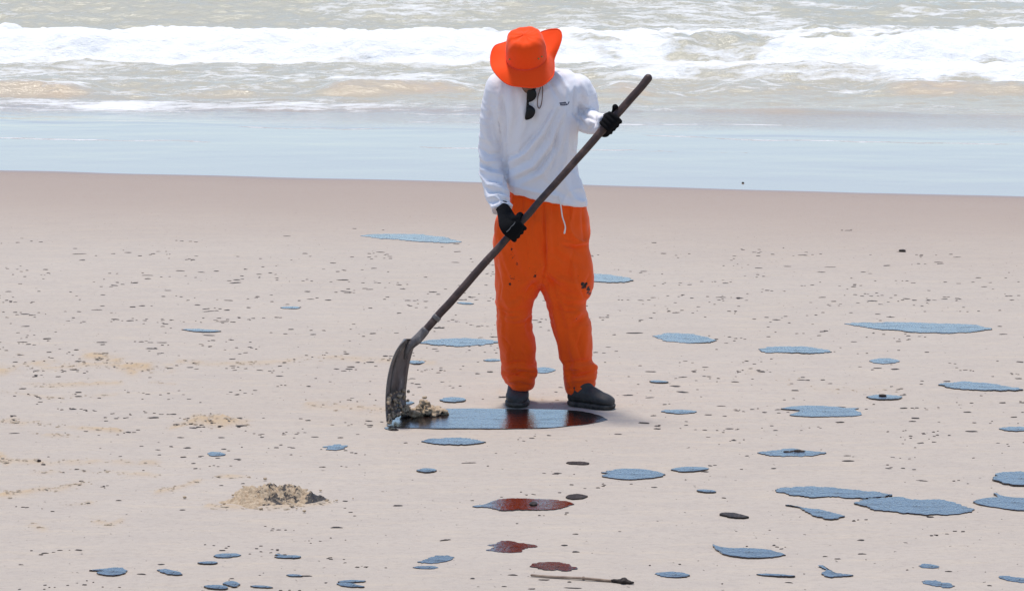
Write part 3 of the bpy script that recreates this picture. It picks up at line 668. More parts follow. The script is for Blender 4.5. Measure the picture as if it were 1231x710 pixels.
for i in range(len(RR)):
    i2 = (i + 1) % len(RR)
    for j in range(k): ff_.append((i * k + j, i * k + (j + 1) % k, i2 * k + (j + 1) % k, i2 * k + j))
br = part('brim', vv_, ff_, M['hat'], person, parent=hat)
for f in (0.45, 0.62, 0.80, 0.97):                                   # stitched rows round the brim
    pts = [HT(a_ * math.cos(t_), a_ * (1.08 - .06 * f) * math.sin(t_), b_) for a_, b_, t_ in zip(.09 + (rE - .09) * f, zE * f ** 1.5 + .0014 + .003 * np.sin(ang * 7 + 1) * f, ang)]
    if f > .9: part('brim_edge', *tube(pts + [pts[0]], [.0019] * (K + 1), 6, K * 2, roundcap=False), M['hat'], person, parent=hat)
for t_ in (math.radians(-40), math.radians(-52), math.radians(220)):
    c_ = HT(.0905 * math.cos(t_), .0905 * 1.08 * math.sin(t_), .040); o_ = ex * math.cos(t_) + ey * math.sin(t_)
    part('eyelet', *tube([c_ - o_ * .003, c_ + o_ * .003], [.0042, .0036], 10, 4, ref=kx), M['eyelet'], person, parent=hat)
cpts = [HT(.085, .03, -.02), p3(650, 99, Y0 - .225), np.array(on_shirt(652.2, 106, .012)[0]), np.array(on_shirt(651.5, 118, .008)[0]), np.array(on_shirt(650.2, 127, .006)[0]), np.array(on_shirt(648.0, 130, .006)[0]), np.array(on_shirt(646.0, 126, .006)[0]), np.array(on_shirt(647.0, 117, .008)[0]), np.array(on_shirt(649.5, 106, .012)[0]), p3(648, 98, Y0 - .225)]
part('chin_cord', *tube(cpts, [.0020] * len(cpts), 8, 70), M['cord'], person, parent=hat)

# ---- body under the clothes
bag = Bag()
HD = lambda x, y, z: tuple(hc + ex * x + ey * y + kx * z)
rot = np.stack([ex, ey, kx], 1)
bag.add(*ellipsoid(HD(0, .004, -.012), (.074, .088, .084), 24, 14, rot))            # skull
bag.add(*tube([HD(0, -.022, -.005), HD(0, -.030, -.07), HD(0, -.048, -.125)], [(.066, .062), (.060, .055), (.034, .034)], 20, 16, ref=ey))   # jaw
bag.add(*tube([HD(0, -.088, -.035), HD(0, -.100, -.055), HD(0, -.108, -.072), HD(0, -.092, -.080)], [.008, .011, .016, .012], 10, 12))          # nose
bag.add(*tube([HD(-.045, -.078, -.022), HD(0, -.090, -.022), HD(.045, -.078, -.022)], [.010, .010, .010], 10, 14))                             # brow
for y_, z_ in ((-.088, -.098), (-.085, -.108)):
    bag.add(*tube([HD(-.022, y_ + .008, z_), HD(0, y_, z_), HD(.022, y_ + .008, z_)], [.005, .007, .005], 8, 12))                                # lips
for s_ in (-1, 1):
    bag.add(*ellipsoid(HD(s_ * .078, .012, -.045), (.010, .020, .032), 12, 8, rot))                                                             # ears
nb = np.array(P(642, 92, ys_ - .01))
bag.add(*tube([HD(0, .02, -.05), HD(0, .03, -.10), nb, nb - np.array([0, 0, .06])], [(.062, .064), (.056, .058), (.062, .064), (.075, .07)], 18, 18))
bag.add(*prow([(98, 622, 672, ys_, .06), (108, 610, 686, ys_, .085), (130, 610, 684, ys_, .095), (180, 618, 680, ys_ + .03, .095), (225, 622, 686, Y0 + .01, .085), (270, 612, 692, Y0 + .02, .10), (320, 612, 694, Y0 + .02, .09), (332, 620, 690, Y0 + .02, .07)], 40, 32, 2.2))
bag.add(*tube([p3(606, 106, ys_), p3(592, 145, ys_ + .02), p3(590, 190, ys_ + .04), p3(597, 228, ys_ - .05), p3(604, 251, ys_ - .12), p3(612, 264, ys_ - .165)], [.040, .034, .030, .027, .023, .022], 18, 40))
bag.add(*tube([p3(691, 103, ys_), p3(703, 125, ys_ + .035), p3(704, 144, ys_ + .03), p3(715, 148, ys_ - .07), p3(724, 149.5, ys_ - .14)], [.040, .034, .031, .028, .022], 18, 40))
bag.add(*tube([p3(626, 310, Y0 + .02), p3(619, 385, Y0), p3(622, 430, Y0 + .03), p3(624, 470, Y0 + .05)], [.08, .058, .055, .042], 18, 34))
bag.add(*tube([p3(680, 310, Y0 + .02), p3(685, 380, Y0 - .01), p3(692, 430, Y0), p3(697, 470, Y0 - .02)], [.08, .058, .055, .040], 18, 34))
v, q = fuse(bag, 0.0068, 3)
body = part('body', v, quads_to_faces(q), M['skin'], person)
for s_ in (-1, 1): part('eye', *ellipsoid(HD(s_ * .031, -.077, -.040), (.012, .012, .010), 12, 8, rot), M['eye'], person, parent=body)
hb_ = Bag(); hb_.add(*ellipsoid(HD(0, .014, .004), (.080, .090, .074), 26, 16, rot)); hb_.add(*tube([HD(-.072, .02, -.03), HD(-.055, .075, -.045), HD(0, .098, -.05), HD(.055, .075, -.045), HD(.072, .02, -.03)], [.014, .022, .026, .022, .014], 12, 40))
v, q = fuse(hb_, 0.006, 3); part('hair', v + normals(v, q) * (0.006 * (fbm3(v, 70, 4, 2) - .4))[:, None], quads_to_faces(q), M['hair'], person)

# ---- scraper: dark wooden pole with a scoop-shaped steel blade
p_top, p_bot = np.array(P(779.5, 94.5, 13.795)), np.array(P(501, 408.5, 13.655))
pa = (p_top - p_bot); plen = np.linalg.norm(pa); pa /= plen
def pole_at_u(u):                                  # point on the pole seen above photo column u
    lo, hi = 0.0, plen
    for _ in range(40):
        mid_ = (lo + hi) / 2; uu = proj((p_bot + pa * mid_)[None])[0][0]
        lo, hi = (mid_, hi) if uu < u else (lo, mid_)
    return p_bot + pa * lo
g0 = G(474, 505)
scraper = empty('scraper', (float(g0[0]), float(g0[1]), 0.0))
tag(scraper, 'long dark wooden pole with oil-caked steel scraper blade held in both gloves', 'scraper')
npt = 30; path = [p_bot + pa * plen * f for f in np.linspace(0, 1, npt)]
wob_ = rng.normal(0, .0010, (npt, 3)); path = [p + w_ for p, w_ in zip(path, wob_)]
rad = [.0165 + .0012 * math.sin(f * 9) + .0015 * (f > .97) for f in np.linspace(0, 1, npt)]
pole = part('pole', *tube(path, rad, 16, 90), M['wood'], scraper)
for f in (.085,):                              # iron bands
    c_ = p_bot + pa * plen * f
    part('band', *tube([c_ - pa * .010, c_ + pa * .010], [.0195, .0195], 16, 5, roundcap=False), M['steel'], scraper, parent=pole)
# socket from the pole into the blade
bt = np.array(P(487, 413, 13.63))
part('socket', *tube([p_bot + pa * .055, p_bot + pa * .01, np.array(P(496, 412.5, 13.65)), np.array(P(491, 418, 13.64)), np.array(P(487, 430, 13.63))], [.0200, .0215, .0205, .0165, .008], 14, 30, ref=(0.9, .4, 0)), M['steel'], scraper)
# blade: rows (v, u of near edge, u of ridge, u of far edge)
rows = cr([(407, 485, 488.5, 494), (413, 479, 486, 495), (424, 471.5, 480, 492), (442, 465, 474, 488), (462, 461.5, 471, 485.5), (482, 460.8, 470.5, 484), (500, 462, 472, 485)], 26)
ny_ = 15; BV = []
for i, (v_, ua, ub, uc) in enumerate(rows):
    f = i / 25; wd = .03 + .095 * sstep(0, .16, f)
    for j in range(ny_):
        s_ = j / (ny_ - 1) * 2 - 1                # -1 near edge ... +1 far edge
        uu = ua + (ub - ua) * (1 + s_) if s_ < 0 else ub + (uc - ub) * s_
        yy = 13.625 + s_ * wd + .012 * math.sin(f * 3)
        dv = -7.5 * s_ * sstep(.1, 1, f) * wd / .125
        p = np.array(P(uu, v_ + dv, yy)); p[0] += .018 * (s_ * s_ - .35)
        p[2] += .004 * (rng.random() - .5) if i == 25 else 0
        BV.append(p)
BV = np.array(BV)
nb2 = len(BV); thick = np.array([.0028, -.001, 0]); f_ = []
for i in range(25):
    for j in range(ny_ - 1):
        a = i * ny_ + j; f_.append((a, a + 1, a + ny_ + 1, a + ny_)); f_.append((nb2 + a, nb2 + a + ny_, nb2 + a + ny_ + 1, nb2 + a + 1))
ed = [j for j in range(ny_)] + [i * ny_ + ny_ - 1 for i in range(1, 26)] + [25 * ny_ + j for j in range(ny_ - 2, -1, -1)] + [i * ny_ for i in range(24, 0, -1)]
for a, b_ in zip(ed, ed[1:] + ed[:1]): f_.append((b_, a, nb2 + a, nb2 + b_))
blade = part('blade', np.vstack([BV - thick, BV + thick]), f_, M['steel'], scraper)
rd = [BV[i * ny_ + ny_ // 2] + np.array([.004, -.002, 0]) for i in range(2, 22)]
part('rib', *tube(rd, [(.0045 + .0035 * (1 - i / 20)) for i in range(20)], 10, 50), M['steel'], scraper, parent=blade)
bgb = Bag(); lo_z = BV[:, 2].min()
for k_ in range(90):                               # sand caked along the lower edge of the blade
    j = rng.integers(0, ny_); i = 25 - int(7 * rng.random() ** 1.8); c_ = BV[i * ny_ + j] + np.array([.010, -.004, 0]) + rng.normal(0, .005, 3)
    r = rng.uniform(.004, .011); c_[2] = max(c_[2], r * .9)
    bgb.add(*ellipsoid(c_, (r, r * 1.2, r * .9), 10, 7))
v, q = fuse(bgb, .0034, 1); v = v + normals(v, q) * (.006 * (fbm3(v, 60, 6, 3) - .5))[:, None]
v[:, 2] = np.maximum(v[:, 2], .002)
ck = part('caked_sand', v, quads_to_faces(q), M['oily'], scraper, True, {'oil': np.clip(.62 - (v[:, 2]) * 8, .05, 1)}, parent=blade); ck['kind'] = 'stuff'

# ---- gloves: palm, four bent fingers and a thumb closed round the pole
def glove(name, ctr, e_h, e_n, wrist, thumb_along, spread=.0215, closing=255, rev=1):
    """ctr on the pole; e_h: way the knuckles point from the wrist across the pole; e_n: side of the pole the palm lies on"""
    e_h = e_h - pa * e_h.dot(pa); e_h /= np.linalg.norm(e_h); e_n = e_n - pa * e_n.dot(pa) - e_h * e_n.dot(e_h); e_n /= np.linalg.norm(e_n)
    bag = Bag(); R0 = .0165 + .0105
    C = lambda r, a_: e_n * r * math.cos(a_) + e_h * r * math.sin(a_)      # angle 0 = palm side, 90 = knuckle side
    kn = []
    for i in range(4):
        s_ = (i - 1.5) * spread * rev
        fr = (.0108, .0112, .0108, .0096)[i]; top_ = math.radians(closing - (0, -12, 0, 22)[i])
        pts = [ctr + pa * s_ + e_n * (R0 + .012) + e_h * (-.028)]
        for k_, a_ in enumerate(np.linspace(math.radians(8), top_, 10)):
            bulge = .0075 * (math.exp(-((a_ - .85) / .35) ** 2) + .8 * math.exp(-((a_ - 2.2) / .35) ** 2))
            pts.append(ctr + pa * (s_ + .004 * (i - 1.5) * k_ / 10) + C(R0 + bulge, a_))
        rr = [fr * 1.05] + list(np.linspace(fr * 1.08, fr * .88, 10))
        bag.add(*tube(pts, rr, 12, 44, ref=tuple(pa))); kn.append(pts[1])
    pal = ctr + e_n * (R0 + .010) - e_h * .030
    wv = np.asarray(wrist) - pal; wl = np.linalg.norm(wv)
    bag.add(*tube([ctr + e_n * (R0 + .008) + e_h * .010, pal, pal + wv * .55, np.asarray(wrist), np.asarray(wrist) + wv / wl * .03],
                  [(.044, .0145), (.046, .0185), (.038, .0195), (.031, .026), (.034, .031)], 20, 30, ref=tuple(e_n)))
    tb = pal + pa * thumb_along * .034 - e_h * .002
    bag.add(*tube([pal + wv * .35 + pa * thumb_along * .020, tb, ctr + pa * thumb_along * .052 + C(R0 + .004, math.radians(-62)), ctr + pa * thumb_along * .066 + C(R0 + .001, math.radians(-118)), ctr + pa * thumb_along * .068 + C(R0, math.radians(-150))], [.017, .0158, .0135, .0118, .0105], 12, 36, ref=tuple(pa)))
    v, q = fuse(bag, .0028, 3)
    v = v + normals(v, q) * (.0030 * (fbm3(v, 65, 9, 3) - .5))[:, None]
    return part(name, v, quads_to_faces(q), M['glove'], person), ctr, e_h, e_n, pal
c1 = pole_at_u(618.5)
gA = glove('glove', c1, np.array(P(626, 282, 13.7)) - np.array(P(608, 258, 13.7)), np.array([0, -1.0, 0.15]), p3(605, 251, ys_ - .14), 1)
tag(gA[0], 'black knit glove low on the pole')
cf = Bag(); 
pr = gA[4] + gA[3] * .0225 + gA[2] * .004
for (a0, a1) in ((-.030, .0), (.0, .026)): cf.add(*tube([pr + pa * a0, pr + pa * (a0 + a1) / 2 + gA[2] * .002, pr + pa * a1], [.0018, .0022, .0016], 8, 12))
part('glove_print', cf.v, cf.f, M['print'], person, parent=gA[0])
c2 = pole_at_u(733)
gB = glove('glove', c2, np.array([.75, -.70, -.60]), np.array([.70, .80, -.55]), p3(729, 151, ys_ - .165), 1, closing=262, rev=-1)
tag(gB[0], 'black knit glove high on the pole')

# ---- boots
def boot(toe, heel, ankle, lean, wdt=.050):
    """toe, heel: ground points; a rubber boot with its sole"""
    toe, heel = np.array([*toe, 0.]), np.array([*heel, 0.]); fw = toe - heel; L_ = np.linalg.norm(fw); fw /= L_; sd = np.array([-fw[1], fw[0], 0]); up = np.array([0, 0, 1.])
    st_ = cr([(-.00, .020, .020, .055), (.06, .034, .030, .085), (.18, .040, .034, .100), (.36, .041, .036, .095), (.55, .043, .040, .078), (.72, .047, .044, .060), (.86, .045, .042, .050), (.95, .034, .032, .040), (1.0, .016, .016, .028)], 26)
    R = []
    for f, a_, b_, h_ in st_:
        c_ = heel + fw * L_ * f; t_ = np.linspace(0, 2 * np.pi, 24, endpoint=False); rr = []
        for x in t_:
            cc, ss_ = math.cos(x), math.sin(x); z_ = .014 + h_ * (.5 + .5 * np.sign(ss_) * abs(ss_) ** .75)
            rr.append(c_ + sd * cc * wdt / .045 * (a_ if ss_ < 0 else b_ + (a_ - b_) * (1 - ss_)) * (1 if ss_ < .3 else 1 - .35 * (ss_ - .3)) + up * z_)
        R.append(np.array(rr))
    bag = Bag(); bag.add(*rings_mesh(R))
    an = heel + fw * L_ * .27
    bag.add(*tube([an + up * .045, an + up * .085 + lean * .3, np.asarray(ankle)], [(.047, .054), (.048, .056), (.050, .056)], 22, 14, ref=tuple(fw), roundcap=False))
    v, q = fuse(bag, .0045, 4)
    v = v + normals(v, q) * (.007 * (fbm3(v, 24, 12, 3) - .5))[:, None]; v[:, 2] = np.maximum(v[:, 2], .010)
    bo = part('boot', v, quads_to_faces(q), M['boot'], person)
    # welted sole with a heel block
    R = []
    for z_, g_ in ((.0005, .95), (.004, 1.0), (.016, 1.02), (.020, .98)):
        ring = []
        for side in (1, -1):
            for f in (np.linspace(-.02, 1.02, 22) if side > 0 else np.linspace(1.02, -.02, 22)):
                w_ = np.interp(f, [-.02, 0, .06, .18, .36, .55, .72, .86, .95, 1.0, 1.02], [.010, .024, .037, .042, .041, .044, .049, .047, .037, .020, .008]) * wdt / .045
                ring.append(heel + fw * L_ * (.5 + (f - .5) * g_) + sd * side * w_ * g_ + up * z_)
        R.append(np.array(ring))
    part('sole', *rings_mesh(R), M['sole'], person, parent=bo)
    return bo
gt = G(621.5, 489.5); gh = (gt[0] + .008, gt[1] + .275)
boot(gt, gh, p3(625.5, 458, gh[1] - .075), np.array([0, 0, 0]), .051)
gt = G(737, 491.5); gh = G(685, 485.5)
boot(gt, gh, p3(697, 460, gh[1] - .03), np.array([0, 0, 0]), .047)

# ---- sunglasses hung from the collar
sgc, sgn = on_shirt(637, 124, .004)
sg = empty('sunglasses', tuple(on_shirt(634, 142, .004)[0]))
tag(sg, 'black sunglasses hanging folded from the white shirt collar', 'sunglasses')
def lens(pts, name='lens'):
    bot_, top_ = [], []
    for (a, b_) in pts:
        p, n_ = on_shirt(a, b_, .008); p = np.array(P(a, b_, sgc[1] - .012)); bot_.append(p + np.array([0, .003, 0])); top_.append(p - np.array([0, .003, 0]))
    c_ = np.mean(top_, 0); mid_ = [p + (c_ - p) * .35 - np.array([0, .003, 0]) for p in top_]
    return part(name, *rings_mesh([np.array(bot_), np.array(top_), np.array(mid_)]), M['lens'], sg)
def sm(pts, n=22):
    p = list(pts) + [pts[0]]; return [tuple(r) for r in cr(p, n)[:-1]]
lens(sm([(635, 105), (639.5, 104.5), (643.5, 108), (645, 113.5), (643.5, 118.5), (639, 122), (635.5, 122), (633.8, 114)]))
lens(sm([(635.2, 126), (639, 127.5), (643.2, 131.5), (643.0, 137), (639.5, 142), (634, 144.2), (631, 143), (632, 135)]))
sgp = lambda a, b_, o=.013: np.array(P(a, b_, sgc[1] - o))
part('bridge', *tube([sgp(635.8, 121), sgp(634.8, 124), sgp(635.6, 127.5)], [.0042, .0036, .0042], 8, 10), M['lens'], sg)
part('temple', *tube([sgp(635, 104, .02), sgp(634.2, 112, .005), sgp(633.6, 126, .004), sgp(632.4, 142, .008)], [.0030, .0034, .0030, .0030], 8, 20), M['lens'], sg)
part('temple', *tube([sgp(638, 98, .02), sgp(636.5, 106, .02), sgp(634.0, 118, .006)], [.0030, .0030, .0026], 8, 14), M['lens'], sg)
# ================================================================== OIL ON THE SAND
def slick(name, up_, lo_, mt, seed, rise=.0022, jag=.5):
    """outline given by its far edge and near edge as seen on the ground -> a thin, round-edged sheet of oil lying there"""
    r = np.random.default_rng(seed)
    far_ = cr(up_, 46) if len(up_) > 2 else np.linspace(up_[0], up_[1], 30); nr = cr(lo_, 46) if len(lo_) > 2 else np.linspace(lo_[0], lo_[1], 30)
    px = np.vstack([far_, nr[::-1]])
    x, y = G(px[:, 0], px[:, 1]); p = np.stack([x, y], 1)
    keep = [0]
    for i in range(1, len(p)):
        if np.linalg.norm(p[i] - p[keep[-1]]) > .004: keep.append(i)
    p = p[keep]; 
    if np.linalg.norm(p[0] - p[-1]) < .004: p = p[:-1]
    L_ = np.linalg.norm(np.roll(p, -1, 0) - p, axis=1); s_ = np.concatenate([[0], np.cumsum(L_)]); n = int(np.clip(s_[-1] / .007, 30, 320))
    t_ = np.linspace(0, s_[-1], n, endpoint=False); pc = np.vstack([p, p[:1]])
    p = np.stack([np.interp(t_, s_, pc[:, 0]), np.interp(t_, s_, pc[:, 1])], 1)
    size = min(np.ptp(p[:, 0]), np.ptp(p[:, 1]))
    tg = np.roll(p, -1, 0) - np.roll(p, 1, 0); tg /= np.linalg.norm(tg, axis=1)[:, None] + 1e-9; nn = np.stack([tg[:, 1], -tg[:, 0]], 1)
    area = .5 * np.sum(p[:, 0] * np.roll(p[:, 1], -1) - np.roll(p[:, 0], -1) * p[:, 1]); 
    if area < 0: nn = -nn
    off = (fbm(p[:, 0] * 130 + seed, p[:, 1] * 60, seed + 5, 2) - .5) * .022 + (fbm(p[:, 0] * 45 + seed, p[:, 1] * 30, seed, 3) - .5) * .045 + (vn(p[:, 0] * 12, p[:, 1] * 9 + seed, seed + 1) - .5) * .05
    p = p + nn * (off * jag * min(1, size / .10))[:, None]
    c_ = p.mean(0); z0 = max(max(ground_z(a, b_) for a, b_ in p), 0) * .5
    ins = min(.010, size * .10)
    rings = [(-.004, 0), (z0 + rise * .5, ins * .02), (z0 + rise * .93, ins * .08), (z0 + rise, ins * .5)]
    if area < 0: p = p[::-1]; nn = nn[::-1]
    V_ = []
    for z_, i_ in rings:
        q_ = p - nn * i_; V_.append(np.column_stack([q_, np.full(len(q_), z_)]))
    n = len(p); f_ = []
    for i in range(3):
        for j in range(n): f_.append((i * n + j, i * n + (j + 1) % n, (i + 1) * n + (j + 1) % n, (i + 1) * n + j))
    V_ = np.vstack(V_) - np.array([c_[0], c_[1], 0])
    me = bpy.data.meshes.new(name); me.from_pydata([tuple(a) for a in V_], [], f_ + [tuple(3 * n + j for j in range(n))])
    bm = bmesh.new(); bm.from_mesh(me); bmesh.ops.triangulate(bm, faces=[f for f in bm.faces if len(f.verts) > 4]); bm.to_mesh(me); bm.free()
    for pl in me.polygons: pl.use_smooth = False
    return link(name, me, mt, None, (c_[0], c_[1], 0))
def lens_edges(x0, v0, x1, v1, h, skew=.5, bend=0.0, p=.62):
    t_ = np.linspace(0, 1, 9); s_ = np.where(t_ < skew, t_ / skew * .5, .5 + (t_ - skew) / (1 - skew) * .5)
    th = h * np.sin(np.pi * s_) ** p * .5; x = x0 + (x1 - x0) * t_; v_ = v0 + (v1 - v0) * t_ + bend * np.sin(np.pi * t_)
    return [(a, b_ - c_) for a, b_, c_ in zip(x, v_, th)], [(a, b_ + c_) for a, b_, c_ in zip(x, v_, th)]

big = [   # (x0, v0, x1, v1, height px, place of the widest point, bend px, label)
 (434, 284, 553, 291, 8.5, .68, -2.0, 'pale oil slick with a long thin tail nearest the wet shore, behind the pole'),
 (690, 332, 762, 337, 9, .40, 0, 'pointed oil slick just behind the worker\'s thigh'),
 (506, 412, 600, 411, 9, .45, 0, 'oil slick behind the lower end of the pole, above the blade'),
 (784, 404, 860, 409, 11, .45, 0, 'smooth oval oil slick beside the worker, nearest the trousers on open sand'),
 (910, 421, 1001, 423, 8.5, .32, -2.0, 'drooping oil slick with a tapering tail between oval and long slicks'),
 (1016, 389, 1194, 395, 11.5, .66, 1.5, 'very long oil slick tapering to a thin tail, with dark near edge'),
 (1128, 462, 1229, 468, 8, .30, -1.0, 'narrow spindle-shaped oil slick between the very long slick and the big rounded ones'),
 (913, 544, 991, 544, 8, .5, 0, 'flat oil slick with a streak of dark lumps across it'),
 (1192, 574, 1256, 575, 16, .5, 0, 'plump oval oil slick just behind another with a whisker of oil'),
 (933, 589, 1078, 595, 12, .40, 0, 'long ragged-edged oil slick overlapping behind the largest rounded slick'),
 (1021, 604, 1171, 612, 18.5, .52, 0, 'largest rounded oil slick, full and blue, in front of ragged long slick'),
 (806, 564, 853, 563, 6, .42, 0, 'small flat oil slick beside the light blue frayed oval'),
 (507, 530, 585, 531, 8, .5, 0, 'dark-rimmed oil slick in front of the large puddle at the boots'),
 (386, 538, 422, 537, 7, .5, 0, 'small neat oval oil slick between the sand heap and the blade'),
 (1044, 434, 1081, 434, 6.5, .5, 0, 'short bright oil slick in front of the very long one'),
 (1039, 477, 1083, 477, 5.5, .5, 0, 'little oil slick with a black lump sitting on its middle'),
 (642, 678, 694, 684, 9, .45, 0, 'dull purplish red oil patch just behind the dry stick'),
 (640, 445, 667, 445, 6.5, .45, 0, 'small pale oil slick between the two trouser legs'),
 (528, 480, 559, 480, 5, .5, 0, 'small oil slick just behind the lump of scraped oily sand'),
 (794, 494, 839, 495, 5, .5, 0, 'thin pale oil slick beside the toe of the sideways boot'),
 (864, 617, 899, 621, 6, .5, 0, 'small dark ragged oil patch behind the wedge-shaped slick'),
 (679, 556, 707, 557, 4, .5, 0, 'thin dark oil patch between the large puddle and the dark red one'),
 (679, 597, 705, 596, 6, .45, 0, 'small dark oil patch touching the far side of the dark red puddle'),
 (498, 676, 544, 670, 8, .55, 0, 'small oil slick slanting behind a thin sliver of oil, beside the torn red puddle'),
 (786, 690, 829, 691, 6, .45, 0, 'small pointed oil slick beyond the knotted end of the stick'),
 (1107, 699, 1146, 704, 8, .55, 0, 'small lobed oil slick in front of the largest rounded slick'),
 (1200, 693, 1240, 700, 6.5, .6, 0, 'small blunt oil slick in front of the pointed one with a whisker'),
 (250, 545, 273, 546, 5, .30, 0, 'small arrowhead-shaped oil slick behind the raked sand heap'),
 (217, 396, 264, 398, 3.2, .5, 0, 'thin oil streak alone on trampled sand far from the worker'),
]
for i, (x0, v0, x1, v1, h_, sk, bd, lb) in enumerate(big):
    up_, lo_ = lens_edges(x0, v0, x1, v1, h_, sk, bd)
    o = slick('oil_slick', up_, lo_, M['tar'] if 'dark oil patch' in lb or 'dark ragged' in lb else M['oil'], 100 + i * 7, jag=.4 if h_ < 7 else .75)
    tag(o, lb, 'oil slick', 'slicks of oil scattered over the beach')
shaped = [
 ('oil_slick', [(939, 491), (952, 488.6), (970, 487.3), (1000, 488.5), (1016, 490.3), (1034, 490.3), (1028, 492.5), (1036, 495.6)], [(939, 491), (952, 492.6), (962, 493.6), (954, 496.5), (950, 499), (975, 500.6), (1010, 500.4), (1031, 499.4), (1036, 495.6)], 'broad forked oil slick with two prongs at one end', .25),
 ('oil_slick', [(723.5, 567.5), (731, 567.6), (729, 566), (737, 565.5), (742, 563.6), (760, 563), (780, 564.3), (793, 567), (801, 570)], [(723.5, 567.5), (731, 569.3), (724, 571.8), (737, 574.6), (757, 576), (788, 573.6), (801, 570)], 'light blue oval oil slick with one frayed end, in front of the boots', .25),
 ('oil_slick', [(1169.7, 602.8), (1178, 599.8), (1190, 598), (1201, 597.4), (1195, 592.9), (1198, 593), (1208, 596.8), (1230, 598), (1250, 600), (1262, 606)], [(1169.7, 602.8), (1180, 606.5), (1194, 609), (1224, 613), (1250, 612), (1262, 606)], 'pointed oil slick with a thin whisker, beside the largest rounded slick', .2),
 ('oil_slick', [(857, 654.2), (863, 656.5), (875, 658.6), (895, 658.5), (920, 659.8), (935, 663), (947, 666.9)], [(857, 654.2), (859, 658.5), (864, 663), (875, 667), (900, 669.8), (922, 669.6), (947, 666.9)], 'wedge-shaped oil slick with a curled tip, alone in front of the ragged one', .25),
 ('oil_puddle', [(464, 510), (472, 503), (492, 495), (520, 491.8), (560, 491), (612, 491.6), (660, 492.4), (694, 494), (716, 498), (731, 504.5)], [(464, 510), (476, 513.4), (510, 514.6), (560, 515), (615, 515), (660, 514), (690, 511.6), (715, 508.5), (731, 504.5)], 'large oil puddle at the worker\'s boots, mirroring the orange trousers', .16),
 ('oil_puddle', [(571, 608.5), (590, 604), (604, 600.5), (632, 599), (664, 600), (684, 602.5), (693, 606)], [(571, 608.5), (590, 611), (600, 613.5), (620, 612.5), (645, 612.6), (672, 611.2), (693, 606)], 'dark red oil puddle with a black spot, in front of the large one', .45),
 ('oil_puddle', [(584, 655.5), (594, 653), (608, 650), (622, 652.5), (643, 656.5)], [(584, 655.5), (592, 658), (588, 661.5), (604, 663.5), (622, 663), (632, 658.5), (643, 656.5)], 'torn dark red oil puddle, second in front of the boots', .6),
 ('oil_slick', [(944, 606.5), (956, 607.5), (968, 610.5), (985, 612.5), (1003, 615.5), (1016, 620)], [(944, 606.5), (958, 609.6), (970, 614), (980, 620), (1000, 623.5), (1016, 620)], 'comma-shaped oil slick with a thin tail, in front of the ragged one', .5),
 ('oil_slick', [(985, 679), (996, 684), (1008, 689), (1025, 691)], [(985, 679), (992, 685), (986, 689.5), (996, 693.5), (1010, 692.5), (1025, 691)], 'forked oil slick like an open beak, beside a thin dark streak', .4),
 ('oil_slick', [(110, 685), (120, 684), (134, 682), (148, 682)], [(110, 685), (124, 686), (118, 688), (132, 691), (148, 688.5), (148, 682)], 'double-lobed small oil slick in front of the raked heap, farthest from the stick', .4),
]
for i, (nm, up_, lo_, lb, jg) in enumerate(shaped):
    o = slick(nm, up_, lo_, M['oil'], 900 + i * 13, jag=jg)
    tag(o, lb, 'oil puddle' if nm == 'oil_puddle' else 'oil slick', None if nm == 'oil_puddle' else 'slicks of oil scattered over the beach')
small = [(500, 565, 524, 565, 4), (496, 682, 527, 682.5, 4), (405, 699, 441, 698, 3.2), (404, 701, 439, 705, 4), (190, 685, 219, 690, 4.4), (258, 668, 288, 667, 4.4), (330, 669, 363, 669, 3.6), (267, 701, 289, 702, 6.5), (244, 704, 273, 706, 4), (911, 690, 959, 692, 3.2), (1103, 680, 1128, 681, 5), (489, 436, 512, 436, 3.6), (582, 433, 602, 433, 3), (548, 364, 572, 365, 2.8), (335, 370, 361, 370, 2.8), (484, 484, 499, 484, 3.6), (779, 458, 806, 459, 2.8), (838, 589, 862, 591, 3), (1200, 515, 1240, 516, 5.5), (460, 514, 478, 516.5, 3), (238, 676, 262, 676, 2.6), (330, 666, 346, 668, 2.4), (345, 691, 364, 692, 2.2), (300, 704, 330, 706, 3), (392, 648, 0, 0, 0)]
for i, (x0, v0, x1, v1, h_) in enumerate(small):
    if not h_: continue
    up_, lo_ = lens_edges(x0, v0, x1, v1, h_, rng.uniform(.3, .7))
    o = slick('oil_sliver', up_, lo_, M['oil'], 500 + i * 11, .0022, .45)
    tag(o, 'short narrow sliver of shiny oil on the pale sand', 'oil sliver', 'short slivers of oil on the sand')
# dark lumps that sit on slicks
def lump(name, u, vv, rx, ry, rz, mt, seed, attrs=None, nn_=.35):
    x, y = G(u, vv); v_, f = ellipsoid((0, 0, 0), (rx, ry, rz), 12, 8)
    v_ = np.asarray(v_); k_ = 1 + nn_ * 2 * (fbm3(v_ + seed * 1.7, .9 / max(rx, .004), seed, 2) - .5); v_ = v_ * k_[:, None]; v_[:, 2] += rz * .55
    at = None if attrs is None else {'oil': np.full(len(v_), attrs)}
    return link(name, mesh_of(name, v_, f, True, at), mt, None, (x, y, max(ground_z(x, y), 0)))
tag(lump('tar_lump', 1061, 476, .017, .014, .007, M['tar'], 3), 'black tar lump sitting on the middle of a little slick', 'tar lump', 'black tar lumps')
tag(lump('tar_lump', 641, 606, .016, .03, .006, M['tar'], 5), 'black tar lump in the middle of the dark red puddle', 'tar lump', 'black tar lumps')
for k_, (a, b_, s_) in enumerate(((946, 543.3, .010), (953, 542.6, .008), (959, 542.4, .012), (964, 542.8, .009), (950, 543.6, .007))):
    tag(lump('tar_lump', a, b_, s_ * 1.5, s_ * 1.0, s_ * .45, M['tar'], 11 + k_), 'black tar lump in the streak across the flat slick', 'tar lump', 'black tar lumps')
